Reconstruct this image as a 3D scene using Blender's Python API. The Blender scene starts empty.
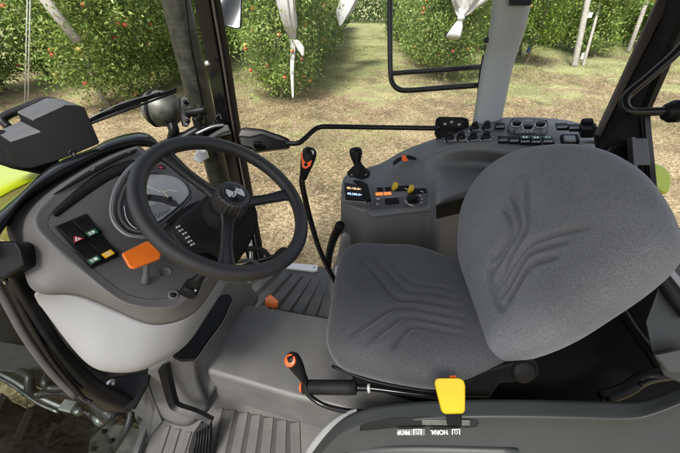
import bpy, bmesh, math, random
import numpy as np
from mathutils import Vector as V, Matrix
random.seed(7); rng = np.random.default_rng(11)
S = bpy.context.scene; COL = S.collection
# ------------------------------------------------------------------ camera model
F = 320.0; PITCH = math.radians(35.62); CAM = V((0, 0, 1.20)); GZ = -0.75
cp, sp = math.cos(PITCH), math.sin(PITCH)
def ray(px, py):
    x = (px-340)/F; v = (226.5-py)/F
    return V((x, cp+v*sp, -sp+v*cp))
def T(px, py, t): return CAM+ray(px, py)*t                 # a point at optical depth t
def Z(px, py, z):
    r = ray(px, py); return CAM+r*((z-CAM.z)/r.z)
def YY(px, py, Y):
    d_ = ray(px, py); return CAM+d_*(Y/d_.y)
def PL(px, py, p0, n):
    r = ray(px, py); return CAM+r*((V(p0)-CAM).dot(V(n))/r.dot(V(n)))
def proj(P):
    d = V(P)-CAM; t = d.y*cp-d.z*sp
    return 340+F*d.x/t, 226.5-F*(d.y*sp+d.z*cp)/t, t
EX = V((.96, -.28, 0)); RY = V((.28, .96, 0)); UP = V((0, 0, 1))   # tractor: rearward, to its right, up
# ------------------------------------------------------------------ materials
M = {}
def nodes(name):
    m = bpy.data.materials.new(name); m.use_nodes = True; M[name] = m
    nt = m.node_tree; return m, nt, nt.nodes['Principled BSDF']
def mat(name, col, rough=.5, metal=0, spec=.5, var=.12, scale=30, bump=0, bscale=400, coat=0, sheen=0):
    m, nt, b = nodes(name); N = nt.nodes; L = nt.links
    tc = N.new('ShaderNodeTexCoord')
    n = N.new('ShaderNodeTexNoise'); n.inputs['Scale'].default_value = scale; n.inputs['Detail'].default_value = 5
    L.new(tc.outputs['Object'], n.inputs['Vector'])
    r = N.new('ShaderNodeMapRange'); r.inputs['From Min'].default_value = .3; r.inputs['From Max'].default_value = .7
    r.inputs['To Min'].default_value = 1-var; r.inputs['To Max'].default_value = 1+var
    L.new(n.outputs['Fac'], r.inputs['Value'])
    mx = N.new('ShaderNodeVectorMath'); mx.operation = 'SCALE'; mx.inputs[0].default_value = col[:3]
    L.new(r.outputs['Result'], mx.inputs['Scale']); L.new(mx.outputs['Vector'], b.inputs['Base Color'])
    r2 = N.new('ShaderNodeMapRange'); r2.inputs['To Min'].default_value = max(.02, rough-.1); r2.inputs['To Max'].default_value = min(1, rough+.12)
    L.new(n.outputs['Fac'], r2.inputs['Value']); L.new(r2.outputs['Result'], b.inputs['Roughness'])
    b.inputs['Metallic'].default_value = metal; b.inputs['Specular IOR Level'].default_value = spec
    b.inputs['Coat Weight'].default_value = coat; b.inputs['Sheen Weight'].default_value = sheen
    if bump:
        n2 = N.new('ShaderNodeTexNoise'); n2.inputs['Scale'].default_value = bscale; n2.inputs['Detail'].default_value = 3
        L.new(tc.outputs['Object'], n2.inputs['Vector'])
        bp = N.new('ShaderNodeBump'); bp.inputs['Strength'].default_value = bump; bp.inputs['Distance'].default_value = .001
        L.new(n2.outputs['Fac'], bp.inputs['Height']); L.new(bp.outputs['Normal'], b.inputs['Normal'])
    return m
mat('dash', (.082, .082, .082), .38, spec=.5, bump=.6, bscale=520, var=.08, scale=9)
mat('dash_side', (.105, .103, .100), .5, spec=.35, bump=.3, bscale=900, var=.08, scale=9)  # rim grey raised, window light on the shoulder put into the colour
mat('dash_light', (.205, .209, .211), .55, bump=.15, bscale=900, var=.03, scale=8)
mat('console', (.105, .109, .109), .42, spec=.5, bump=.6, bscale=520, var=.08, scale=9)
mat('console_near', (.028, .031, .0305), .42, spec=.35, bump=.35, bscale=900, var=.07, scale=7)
mat('trim_light', (.20, .205, .21), .42, bump=.1, var=.04)
mat('pillar_grey', (.25, .27, .268), .42, bump=.12, bscale=500, var=.05, scale=6)
mat('floor', (.085, .082, .078), .62, bump=.5, bscale=500, var=.30, scale=9)
mat('groove', (.035, .033, .031), .8, var=.2)
mat('tunnel', (.093, .092, .089), .5, bump=.4, bscale=600, var=.20, scale=7)
mat('black', (.007, .007, .0075), .36, spec=.13, var=.2, bump=.15, bscale=700)
mat('black_gloss', (.005, .005, .0055), .18, spec=.28, var=.2)
mat('black_matt', (.010, .010, .010), .6, spec=.15, bump=.4, bscale=500)
mat('box_black', (.006, .006, .0062), .7, spec=.05, bump=.4, bscale=900)
mat('box_top', (.045, .045, .046), .42, bump=.2, bscale=900)
mat('rim_leather', (.016, .016, .017), .42, bump=.5, bscale=1200)
mat('spoke', (.016, .016, .017), .38, bump=.2, bscale=900)
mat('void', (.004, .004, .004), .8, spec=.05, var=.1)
mat('orange', (.75, .16, .012), .35, bump=.1, var=.04)
mat('orange_red', (.78, .10, .015), .4, var=.04)
mat('yellow', (.50, .335, .006), .35, var=.04)
mat('white', (.75, .75, .75), .5, var=.03)
mat('ivory', (.72, .62, .40), .5, var=.03)
mat('green_mark', (.02, .11, .05), .45, var=.03)
mat('red_mark', (.28, .015, .04), .45, var=.03)
mat('yellow_mark', (.75, .42, .01), .45, var=.03)
mat('lime', (.30, .36, .010), .25, coat=.5, var=.04)
mat('metal', (.38, .39, .38), .38, metal=1, var=.15)
mat('alu', (.62, .62, .61), .4, metal=.6, var=.08)
mat('dirty_metal', (.10, .10, .09), .45, metal=.5, var=.5, scale=25, bump=.6, bscale=80)
mat('brown_strip', (.05, .042, .036), .4, var=.1)
mat('chrome_ring', (.20, .20, .205), .22, metal=.4, var=.05)
mat('gauge_face', (.36, .37, .38), .5, var=.1, scale=20)  # pale grey stands in for the bright reflection in the gauge lens
mat('gauge_dark', (.03, .03, .033), .4, var=.1)
mat('hose', (.016, .016, .016), .38, var=.3, scale=60)
mat('netting', (.42, .42, .40), .8, bump=.8, bscale=60, var=.12, scale=25)
mat('post', (.28, .265, .23), .8, bump=.6, bscale=60, var=.25, scale=12)
mat('blue_tag', (.03, .10, .45), .6)
mat('bark', (.13, .105, .075), .9, bump=.8, bscale=40, var=.4, scale=12)
mat('soil', (.06, .05, .04), .9)

def fabric(name, col, sp_):
    m, nt, b = nodes(name); N = nt.nodes; L = nt.links
    tc = N.new('ShaderNodeTexCoord')
    a = N.new('ShaderNodeTexNoise'); a.inputs['Scale'].default_value = 560; a.inputs['Detail'].default_value = 2
    c = N.new('ShaderNodeTexNoise'); c.inputs['Scale'].default_value = 9; c.inputs['Detail'].default_value = 4
    for q in (a, c): L.new(tc.outputs['Object'], q.inputs['Vector'])
    cr = N.new('ShaderNodeValToRGB'); e = cr.color_ramp.elements
    e[0].position = .36; e[0].color = tuple(x*.84 for x in col)+(1,); e[1].position = .66; e[1].color = tuple(x*(1+sp_) for x in col)+(1,)
    L.new(a.outputs['Fac'], cr.inputs['Fac'])
    mr = N.new('ShaderNodeMapRange'); mr.inputs['From Min'].default_value = .3; mr.inputs['From Max'].default_value = .7
    mr.inputs['To Min'].default_value = .9; mr.inputs['To Max'].default_value = 1.1; L.new(c.outputs['Fac'], mr.inputs['Value'])
    mx = N.new('ShaderNodeVectorMath'); mx.operation = 'SCALE'
    L.new(cr.outputs['Color'], mx.inputs[0]); L.new(mr.outputs['Result'], mx.inputs['Scale']); L.new(mx.outputs['Vector'], b.inputs['Base Color'])
    b.inputs['Roughness'].default_value = .95; b.inputs['Specular IOR Level'].default_value = .15
    b.inputs['Sheen Weight'].default_value = .35; b.inputs['Sheen Roughness'].default_value = .4; b.inputs['Sheen Tint'].default_value = (.55, .57, .6, 1)
    bp = N.new('ShaderNodeBump'); bp.inputs['Strength'].default_value = .6; bp.inputs['Distance'].default_value = .0015
    L.new(a.outputs['Fac'], bp.inputs['Height']); L.new(bp.outputs['Normal'], b.inputs['Normal'])
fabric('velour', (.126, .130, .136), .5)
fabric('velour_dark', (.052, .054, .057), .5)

def glassmat(name, tint, refl):
    m = bpy.data.materials.new(name); m.use_nodes = True; M[name] = m
    nt = m.node_tree; N = nt.nodes; L = nt.links; N.remove(N['Principled BSDF'])
    t = N.new('ShaderNodeBsdfTransparent'); t.inputs['Color'].default_value = tint
    g = N.new('ShaderNodeBsdfGlossy'); g.inputs['Roughness'].default_value = .03
    lw = N.new('ShaderNodeLayerWeight'); lw.inputs['Blend'].default_value = .5
    pw = N.new('ShaderNodeMath'); pw.operation = 'POWER'; pw.inputs[1].default_value = 5; L.new(lw.outputs['Facing'], pw.inputs[0])
    ma = N.new('ShaderNodeMath'); ma.operation = 'MULTIPLY_ADD'; ma.inputs[1].default_value = .15; ma.inputs[2].default_value = refl; L.new(pw.outputs[0], ma.inputs[0])
    mx = N.new('ShaderNodeMixShader'); L.new(ma.outputs[0], mx.inputs['Fac'])
    L.new(t.outputs[0], mx.inputs[1]); L.new(g.outputs[0], mx.inputs[2]); L.new(mx.outputs[0], N['Material Output'].inputs['Surface'])
glassmat('glass', (.97, .98, .97, 1), .006)
glassmat('glass_dark', (.36, .39, .37, 1), .015)
glassmat('gauge_glass', (.96, .97, .97, 1), .05)

def leafmat(name, cols):
    m, nt, b = nodes(name); N = nt.nodes; L = nt.links
    g = N.new('ShaderNodeNewGeometry'); cr = N.new('ShaderNodeValToRGB')
    L.new(g.outputs['Random Per Island'], cr.inputs['Fac'])
    e = cr.color_ramp.elements
    while len(e) < len(cols): e.new(.5)
    for i, c in enumerate(cols): e[i].position = i/(len(cols)-1); e[i].color = c+(1,)
    tc = N.new('ShaderNodeTexCoord'); n = N.new('ShaderNodeTexNoise'); n.inputs['Scale'].default_value = 1.6; n.inputs['Detail'].default_value = 3
    L.new(tc.outputs['Object'], n.inputs['Vector'])
    mr = N.new('ShaderNodeMapRange'); mr.inputs['From Min'].default_value = .35; mr.inputs['From Max'].default_value = .65
    mr.inputs['To Min'].default_value = .65; mr.inputs['To Max'].default_value = 1.35; L.new(n.outputs['Fac'], mr.inputs['Value'])
    mx = N.new('ShaderNodeVectorMath'); mx.operation = 'SCALE'; L.new(cr.outputs['Color'], mx.inputs[0]); L.new(mr.outputs['Result'], mx.inputs['Scale'])
    L.new(mx.outputs['Vector'], b.inputs['Base Color']); b.inputs['Roughness'].default_value = .5
    tr = N.new('ShaderNodeBsdfTranslucent'); L.new(mx.outputs['Vector'], tr.inputs['Color'])
    ms = N.new('ShaderNodeMixShader'); ms.inputs['Fac'].default_value = .42
    L.new(b.outputs[0], ms.inputs[1]); L.new(tr.outputs[0], ms.inputs[2]); L.new(ms.outputs[0], N['Material Output'].inputs['Surface'])
leafmat('leaf', [(.09, .16, .028), (.15, .25, .045), (.25, .35, .075), (.42, .48, .17), (.20, .30, .055), (.33, .41, .11)])
leafmat('leaf_bright', [(.09, .16, .02), (.16, .25, .035), (.27, .34, .06), (.13, .20, .03)])
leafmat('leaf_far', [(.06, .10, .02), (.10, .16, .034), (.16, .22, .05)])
leafmat('grass_green', [(.15, .21, .04), (.26, .31, .09), (.38, .37, .17), (.20, .26, .07)])
leafmat('hay', [(.23, .165, .095), (.42, .325, .205), (.58, .475, .33), (.33, .25, .155), (.20, .20, .085)])
for k, cc in {'apple_red': ((.40, .03, .025), (.55, .22, .08)), 'apple_pink': ((.52, .10, .06), (.55, .38, .12)), 'apple_yellow': ((.50, .48, .12), (.52, .28, .08))}.items():
    m, nt, b = nodes(k); N = nt.nodes; L = nt.links
    tc = N.new('ShaderNodeTexCoord'); n = N.new('ShaderNodeTexNoise'); n.inputs['Scale'].default_value = 14
    cr = N.new('ShaderNodeValToRGB'); cr.color_ramp.elements[0].position = .4; cr.color_ramp.elements[1].position = .65
    cr.color_ramp.elements[0].color = cc[0]+(1,); cr.color_ramp.elements[1].color = cc[1]+(1,)
    L.new(tc.outputs['Object'], n.inputs['Vector']); L.new(n.outputs['Fac'], cr.inputs['Fac']); L.new(cr.outputs['Color'], b.inputs['Base Color']); b.inputs['Roughness'].default_value = .35
# ground
m, nt, b = nodes('ground'); N = nt.nodes; L = nt.links
tc = N.new('ShaderNodeTexCoord')
def nz(s, d=5, v=None):
    n = N.new('ShaderNodeTexNoise'); n.inputs['Scale'].default_value = s; n.inputs['Detail'].default_value = d; L.new(tc.outputs['Object'], n.inputs['Vector']); return n
fine = nz(28, 6); mid = nz(2.2, 5); big = nz(.35, 4)
cr = N.new('ShaderNodeValToRGB'); e = cr.color_ramp.elements; e[0].position = .3; e[0].color = (.13, .10, .06, 1); e[1].position = .72; e[1].color = (.47, .385, .245, 1)
x = e.new(.5); x.color = (.30, .235, .14, 1); L.new(fine.outputs['Fac'], cr.inputs['Fac'])
cg = N.new('ShaderNodeValToRGB'); e = cg.color_ramp.elements; e[0].position = .3; e[0].color = (.14, .165, .055, 1); e[1].position = .7; e[1].color = (.42, .41, .21, 1); L.new(fine.outputs['Fac'], cg.inputs['Fac'])
sep = N.new('ShaderNodeSeparateXYZ'); L.new(tc.outputs['Object'], sep.inputs[0])
far = N.new('ShaderNodeMapRange'); far.inputs['From Min'].default_value = 5.5; far.inputs['From Max'].default_value = 11.5; far.inputs['To Min'].default_value = -.03; far.inputs['To Max'].default_value = .5
L.new(sep.outputs['Y'], far.inputs['Value'])
ad = N.new('ShaderNodeMath'); ad.operation = 'ADD'; L.new(mid.outputs['Fac'], ad.inputs[0]); L.new(far.outputs['Result'], ad.inputs[1])
ad2 = N.new('ShaderNodeMath'); ad2.operation = 'ADD'; L.new(ad.outputs[0], ad2.inputs[0]); L.new(big.outputs['Fac'], ad2.inputs[1])
mr = N.new('ShaderNodeMapRange'); mr.inputs['From Min'].default_value = 1.08; mr.inputs['From Max'].default_value = 1.32; L.new(ad2.outputs[0], mr.inputs['Value'])
mx = N.new('ShaderNodeMixRGB'); L.new(mr.outputs['Result'], mx.inputs['Fac']); L.new(cr.outputs['Color'], mx.inputs[1]); L.new(cg.outputs['Color'], mx.inputs[2])
pn = nz(1.1, 4); pr = N.new('ShaderNodeMapRange'); pr.inputs['From Min'].default_value = .38; pr.inputs['From Max'].default_value = .62; pr.inputs['To Min'].default_value = .78; pr.inputs['To Max'].default_value = 1.15
L.new(pn.outputs['Fac'], pr.inputs['Value']); vs_ = N.new('ShaderNodeVectorMath'); vs_.operation = 'SCALE'; L.new(mx.outputs[0], vs_.inputs[0]); L.new(pr.outputs['Result'], vs_.inputs['Scale'])
L.new(vs_.outputs['Vector'], b.inputs['Base Color']); b.inputs['Roughness'].default_value = .95; b.inputs['Specular IOR Level'].default_value = .1
bp = N.new('ShaderNodeBump'); bp.inputs['Strength'].default_value = 1; bp.inputs['Distance'].default_value = .05; L.new(fine.outputs['Fac'], bp.inputs['Height']); L.new(bp.outputs['Normal'], b.inputs['Normal'])
# perforated exhaust shield
m, nt, b = nodes('perforated'); N = nt.nodes; L = nt.links
uv = N.new('ShaderNodeTexCoord')
br = N.new('ShaderNodeTexVoronoi'); br.inputs['Scale'].default_value = 1; br.inputs['Randomness'].default_value = 0
mp = N.new('ShaderNodeMapping'); mp.inputs['Scale'].default_value = (34, 95, 1); L.new(uv.outputs['UV'], mp.inputs['Vector']); L.new(mp.outputs[0], br.inputs['Vector'])
lt = N.new('ShaderNodeMapRange'); lt.inputs['From Min'].default_value = .10; lt.inputs['From Max'].default_value = .26; L.new(br.outputs['Distance'], lt.inputs['Value'])
no = N.new('ShaderNodeTexNoise'); no.inputs['Scale'].default_value = 22; no.inputs['Detail'].default_value = 6; L.new(uv.outputs['Object'], no.inputs['Vector'])
cr = N.new('ShaderNodeValToRGB'); cr.color_ramp.elements[0].position = .3; cr.color_ramp.elements[0].color = (.008, .009, .007, 1); cr.color_ramp.elements[1].position = .7; cr.color_ramp.elements[1].color = (.050, .052, .040, 1)
L.new(no.outputs['Fac'], cr.inputs['Fac'])
mx = N.new('ShaderNodeMixRGB'); mx.inputs[1].default_value = (.012, .012, .01, 1); L.new(lt.outputs['Result'], mx.inputs['Fac']); L.new(cr.outputs['Color'], mx.inputs[2])
L.new(mx.outputs[0], b.inputs['Base Color']); b.inputs['Roughness'].default_value = .4; b.inputs['Metallic'].default_value = .3
# lit display digits give off light
def emis(name, col, s):
    m, nt, b = nodes(name); b.inputs['Base Color'].default_value = col+(1,); b.inputs['Emission Color'].default_value = col+(1,); b.inputs['Emission Strength'].default_value = s
emis('digit_orange', (1, .62, .3), .35); emis('digit_blue', (.55, .75, 1), .35); emis('lamp_orange', (1, .26, .05), .35)
# ------------------------------------------------------------------ object helpers
def tag(o, label=None, cat=None, group=None, kind=None):
    if label: o['label'] = label
    if cat: o['category'] = cat
    if group: o['group'] = group
    if kind: o['kind'] = kind
    return o
def wloc(o):
    p = V((0, 0, 0))
    while o: p += o.location; o = o.parent
    return p
def obj(name, verts, faces, m, parent=None, smooth=True, origin=None, label=None):
    vs = [V(v) for v in verts]
    if origin is None:
        origin = V([(min(v[i] for v in vs)+max(v[i] for v in vs))/2 for i in range(3)])
    me = bpy.data.meshes.new(name); me.from_pydata([tuple(v-origin) for v in vs], [], faces); me.update()
    bm = bmesh.new(); bm.from_mesh(me); bmesh.ops.recalc_face_normals(bm, faces=bm.faces); bm.to_mesh(me); bm.free()
    if m: me.materials.append(M[m])
    if smooth: me.shade_smooth()
    o = bpy.data.objects.new(name, me); COL.objects.link(o)
    if parent: o.parent = parent; o.location = origin-wloc(parent)
    else: o.location = origin
    if label: o['label'] = label
    return o
def bev(o, w, seg=3, ang=40):
    b = o.modifiers.new('b', 'BEVEL'); b.width = w; b.segments = seg; b.limit_method = 'ANGLE'; b.angle_limit = math.radians(ang); b.harden_normals = False
    o.data.shade_smooth(); wn = o.modifiers.new('w', 'WEIGHTED_NORMAL'); wn.keep_sharp = False; return o
def sub(o, n=2): s = o.modifiers.new('s', 'SUBSURF'); s.levels = n; s.render_levels = n; return o
def solid(o, t, off=-1): s = o.modifiers.new('t', 'SOLIDIFY'); s.thickness = t; s.offset = off; return o
def empty(name, loc, label=None, cat=None, group=None, parent=None):
    o = bpy.data.objects.new(name, None); COL.objects.link(o); o.empty_display_size = .1
    o.location = V(loc)-(wloc(parent) if parent else V((0, 0, 0)))
    if parent: o.parent = parent
    return tag(o, label, cat, group)
def cat_rom(pts, n=8, closed=False):
    pts = [V(p) for p in pts]; out = []; k = len(pts)
    rngk = range(k) if closed else range(k-1)
    for i in rngk:
        p0 = pts[(i-1) % k] if closed or i > 0 else pts[0]*2-pts[1]
        p1 = pts[i]; p2 = pts[(i+1) % k]
        p3 = pts[(i+2) % k] if closed or i+2 < k else pts[-1]*2-pts[-2]
        for j in range(n):
            t = j/n
            out.append(.5*((2*p1)+(p2-p0)*t+(2*p0-5*p1+4*p2-p3)*t*t+(3*p1-p0-3*p2+p3)*t**3))
    if not closed: out.append(pts[-1])
    return out
def tubedata(pts, r, res=12, n=6, smooth=True, closed=False, cap=True, flat=1.0, updir=None):
    P = cat_rom(pts, n, closed) if smooth and len(pts) > 2 or closed else [V(p) for p in pts]
    K = len(P); rs = r if isinstance(r, (list, tuple)) else None
    def rad(i):
        if rs is None: return r
        u = i/(K-1)*(len(rs)-1); a = min(int(u), len(rs)-2); return rs[a]+(rs[a+1]-rs[a])*(u-a)
    vs = []; fs = []; N_ = None
    for i in range(K):
        if closed: tg = (P[(i+1) % K]-P[i-1]).normalized()
        else: tg = (P[min(i+1, K-1)]-P[max(i-1, 0)]).normalized()
        if updir is not None: N_ = V(updir)-tg*V(updir).dot(tg)
        elif N_ is None: N_ = tg.orthogonal()
        else: N_ = N_-tg*N_.dot(tg)
        N_.normalize(); B = tg.cross(N_)
        for j in range(res):
            a = 2*math.pi*j/res; vs.append(P[i]+(N_*math.cos(a)*flat+B*math.sin(a))*rad(i))
    for i in range(K if closed else K-1):
        i2 = (i+1) % K
        for j in range(res):
            fs.append((i*res+j, i*res+(j+1) % res, i2*res+(j+1) % res, i2*res+j))
    if cap and not closed:
        fs.append(tuple(range(res))); fs.append(tuple((K-1)*res+j for j in range(res)))
    return vs, fs
def tube(name, pts, r, m, parent=None, **k):
    label = k.pop('label', None)
    v, f = tubedata(pts, r, **k); return obj(name, v, f, m, parent, label=label)
def prism(name, outline, n, depth, m, parent=None, bw=.004, seg=3, label=None, draft=0):
    n = V(n).normalized(); k = len(outline); a = [V(p) for p in outline]
    c = sum(a, V((0, 0, 0)))/k
    bt = [p-n*depth+(p-c)*draft for p in a]
    o = obj(name, a+bt, [tuple(range(k)), tuple(reversed(range(k, 2*k)))]+[(i, (i+1) % k, k+(i+1) % k, k+i) for i in range(k)], m, parent, smooth=False, label=label)
    return bev(o, bw, seg) if bw else o
def box(name, c, u, v, w, su, sv, sw, m, parent=None, bw=.003, seg=3, label=None):
    u, v, w = V(u).normalized(), V(v).normalized(), V(w).normalized(); c = V(c)
    vs = [c+u*a*su/2+v*b_*sv/2+w*d*sw/2 for a in (-1, 1) for b_ in (-1, 1) for d in (-1, 1)]
    fs = [(0, 1, 3, 2), (4, 6, 7, 5), (0, 4, 5, 1), (2, 3, 7, 6), (0, 2, 6, 4), (1, 5, 7, 3)]
    o = obj(name, vs, fs, m, parent, smooth=False, label=label); return bev(o, bw, seg) if bw else o
def lathe(name, c, ax, prof, m, parent=None, res=32, ripple=None, label=None, uref=None):
    c = V(c); ax = V(ax).normalized(); a = (V(uref)-ax*V(uref).dot(ax)).normalized() if uref else ax.orthogonal().normalized(); b_ = ax.cross(a); vs = []; fs = []
    for i, (r, h) in enumerate(prof):
        for j in range(res):
            t = 2*math.pi*j/res; rr = r*(ripple(i, j) if ripple else 1)
            vs.append(c+ax*h+(a*math.cos(t)+b_*math.sin(t))*rr)
    for i in range(len(prof)-1):
        for j in range(res): fs.append((i*res+j, i*res+(j+1) % res, (i+1)*res+(j+1) % res, (i+1)*res+j))
    if prof[0][0] > 0: fs.append(tuple(range(res)))
    if prof[-1][0] > 0: fs.append(tuple((len(prof)-1)*res+j for j in range(res)))
    return obj(name, vs, fs, m, parent, label=label)
def joinm(name, parts, m, parent=None, smooth=False, label=None):
    vs = []; fs = []
    for v, f in parts:
        k = len(vs); vs += list(v); fs += [tuple(i+k for i in q) for q in f]
    return obj(name, vs, fs, m, parent, smooth=smooth, label=label)
def boxd(c, u, v, w, su, sv, sw):
    u, v, w = V(u).normalized(), V(v).normalized(), V(w).normalized(); c = V(c)
    return [c+u*a*su/2+v*b_*sv/2+w*d*sw/2 for a in (-1, 1) for b_ in (-1, 1) for d in (-1, 1)], [(0, 1, 3, 2), (4, 6, 7, 5), (0, 4, 5, 1), (2, 3, 7, 6), (0, 2, 6, 4), (1, 5, 7, 3)]
def loft(name, rows, m, parent=None, thick=.006, s=2, crease=None, label=None, off=-1):
    k = len(rows[0]); vs = [p for r in rows for p in r]
    fs = [(i*k+j, i*k+j+1, (i+1)*k+j+1, (i+1)*k+j) for i in range(len(rows)-1) for j in range(k-1)]
    o = obj(name, vs, fs, m, parent, label=label)
    # make the normals face the camera side of the panel
    me = o.data; acc = 0
    for p in me.polygons: acc += (CAM-(wloc(o)+p.center)).dot(p.normal)*p.area
    if acc < 0: me.flip_normals()
    if crease:
        at = me.attributes.new('crease_edge', 'FLOAT', 'EDGE')
        rowset = {r: c for r, c in crease.items()}
        for e in me.edges:
            a, b_ = e.vertices
            if a//k == b_//k and a//k in rowset: at.data[e.index].value = rowset[a//k]
    if s: sub(o, s)
    if thick: solid(o, thick, off)
    return o
def text(name, body, o0, u, v, size, m, parent, raise_=.0004, align='CENTER', bold=0):
    cu = bpy.data.curves.new(name, 'FONT'); cu.body = body; cu.size = size; cu.align_x = align; cu.align_y = 'CENTER'; cu.offset = bold; cu.extrude = raise_
    t = bpy.data.objects.new(name, cu); COL.objects.link(t); bpy.context.view_layer.update()
    me = bpy.data.meshes.new_from_object(t.evaluated_get(bpy.context.evaluated_depsgraph_get())); bpy.data.objects.remove(t)
    u = V(u).normalized(); v = (V(v)-u*V(v).dot(u)).normalized(); n = u.cross(v)
    mt = Matrix((u, v, n)).transposed().to_4x4(); me.transform(mt); me.materials.clear(); me.materials.append(M[m])
    o = bpy.data.objects.new(name, me); COL.objects.link(o); o.parent = parent; o.location = V(o0)+n*raise_-wloc(parent); return o
def flat(name, pts2, o0, u, v, m, parent, h=.0008):
    """a small raised mark drawn in the plane of its panel"""
    u = V(u).normalized(); v = (V(v)-u*V(v).dot(u)).normalized(); n = u.cross(v)
    a = [V(o0)+u*x+v*y+n*h for x, y in pts2]
    k = len(a); b_ = [p-n*h*1.5 for p in a]
    return obj(name, a+b_, [tuple(range(k)), tuple(reversed(range(k, 2*k)))]+[(i, (i+1) % k, k+(i+1) % k, k+i) for i in range(k)], m, parent, smooth=False)
def seg_d(p, a, b):
    ab = b-a; t = np.clip(((p-a)@ab)/(ab@ab), 0, 1); return np.linalg.norm(p-(a+t[:, None]*ab), axis=1), t
def pillow(name, outline, c, n, h, m, parent, under=.06, rings=70, edge=.22, relief=None, dish=0, label=None, power=2.4):
    """a padded cushion: outline on a plane, rounded over its rim, with a sewn relief"""
    n = V(n).normalized(); O = cat_rom(outline, 14, closed=True); K = len(O); c = V(c)
    s = np.linspace(0.01, 1, rings); vs = []
    O_ = np.array([tuple(p) for p in O]); c_ = np.array(tuple(c)); n_ = np.array(tuple(n))
    pts = []
    for q in s:
        e = max(0, (q-(1-edge))/edge); hh = h*(1-e**power)**(1/power) - dish*(1-q**2)
        pts.append(c_+(O_-c_)*q+n_*hh)
    for q in np.linspace(0, 1, 8)[1:]:
        pts.append(c_+(O_-c_)*(1-.12*q**2)-n_*under*q)
    A = np.array(pts).reshape(-1, 3)
    if relief: A = A+n_[None]*relief(A)[:, None]
    R = len(pts); fs = [(i*K+j, i*K+(j+1) % K, (i+1)*K+(j+1) % K, (i+1)*K+j) for i in range(R-1) for j in range(K)]
    fs.append(tuple(range(K))); fs.append(tuple((R-1)*K+j for j in range(K)))
    return obj(name, [tuple(a) for a in A], fs, m, parent, label=label)
def relief_from(lines, w, depth, fade=1):
    """stitched channels: polylines given in the seat's own picture, turned into real grooves"""
    def f(A):
        d = A-np.array(tuple(CAM)); t = d[:, 1]*cp-d[:, 2]*sp
        p = np.c_[340+F*d[:, 0]/t, 226.5-F*(d[:, 1]*sp+d[:, 2]*cp)/t]
        out = np.zeros(len(A))
        for ln, a in lines:
            ln = np.array([tuple(q)[:2] for q in cat_rom([V((a_, b_, 0)) for a_, b_ in ln], 6)], float); best = np.full(len(A), 1e9); bt = np.zeros(len(A)); kk = len(ln)-1
            for i in range(kk):
                dd, tt = seg_d(p, ln[i], ln[i+1]); u = (i+tt)/kk; mk = dd < best; best[mk] = dd[mk]; bt[mk] = u[mk]
            fd = np.clip(bt/.12, 0, 1)*np.clip((1-bt)/.12, 0, 1); fd = .15+.85*fd
            out -= a*depth*np.exp(-(best/w)**2)*fd
        return out
    return f
def sheet(name, pts, m, parent):
    k = len(pts); return obj(name, pts, [tuple(range(k))], m, parent, smooth=False)
# ================================================================== THE SETTING
def grid_mesh(name, xs, ys, zf, m):
    vs = [(x, y, zf(x, y)) for y in ys for x in xs]; k = len(xs)
    return obj(name, vs, [(i*k+j, i*k+j+1, (i+1)*k+j+1, (i+1)*k+j) for i in range(len(ys)-1) for j in range(k-1)], m, origin=V((0, 0, 0)))
def gh(x, y):
    return GZ+.03*math.sin(x*1.3+y*.7)*math.cos(y*.9-x*.4)+.015*math.sin(x*3.1+1)*math.sin(y*2.7)
xs = [-900, -300, -100, -40]+[-26+i*.5 for i in range(105)]+[40, 100, 300, 900]; ys = [-900, -200, -30, -6]+[-3+i*.5 for i in range(90)]+[60, 120, 400, 1500]
tag(grid_mesh('ground', xs, ys, lambda x, y: gh(x, y) if abs(x) < 27 and -4 < y < 43 else GZ, 'ground'), 'dry hay coloured meadow ground between the orchard and the tractor', kind='structure')

def quads(name, P, A, B, m, parent=None, origin=None):
    """many small leaves: centre P, half axes A and B"""
    n = len(P); o = np.zeros(3) if origin is None else np.array(tuple(origin))
    co = np.stack([P-A, P-B*.9+A*.1, P+A, P+B*.9+A*.1], 1).reshape(-1, 3)-o
    me = bpy.data.meshes.new(name); me.vertices.add(4*n); me.vertices.foreach_set('co', co.ravel().astype(np.float32))
    me.loops.add(4*n); me.loops.foreach_set('vertex_index', np.arange(4*n, dtype=np.int32))
    me.polygons.add(n); me.polygons.foreach_set('loop_start', np.arange(0, 4*n, 4, dtype=np.int32)); me.polygons.foreach_set('loop_total', np.full(n, 4, np.int32))
    me.update(calc_edges=True); me.materials.append(M[m])
    if name == '_mesh': return me
    ob = bpy.data.objects.new(name, me); COL.objects.link(ob); ob.location = tuple(o); return ob
def unit(a): return a/np.linalg.norm(a, axis=1, keepdims=True)
def blades(name, n, xr, yr, L_, W_, m, label, flatn=.35, mask=None, cat_='grass'):
    y = yr[0]+(yr[1]-yr[0])*rng.random(n)**1.5; x = xr[0]+(xr[1]-xr[0])*rng.random(n)
    x = x*(.30+.70*(y-yr[0])/(yr[1]-yr[0]))+.2*(y-yr[0])/(yr[1]-yr[0])
    if mask is not None:
        k = mask(x, y); x, y = x[k], y[k]; n = len(x)
    d = unit(np.c_[rng.normal(size=n), rng.normal(size=n), np.abs(rng.normal(size=n))*flatn+.05])
    ln = L_*(.5+rng.random(n))*(1+y/14); w = unit(np.cross(d, rng.normal(size=(n, 3))))
    z = GZ+.03*np.sin(x*1.3+y*.7)*np.cos(y*.9-x*.4)+.015*np.sin(x*3.1+1)*np.sin(y*2.7)
    P = np.c_[x, y, z+.004]+d*ln[:, None]*.5
    o = quads(name, P, d*ln[:, None]*.5, w*(W_*(1+y/12)/2)[:, None], m, origin=(0, 0, GZ))
    return tag(o, label, cat_, kind='stuff')
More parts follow.
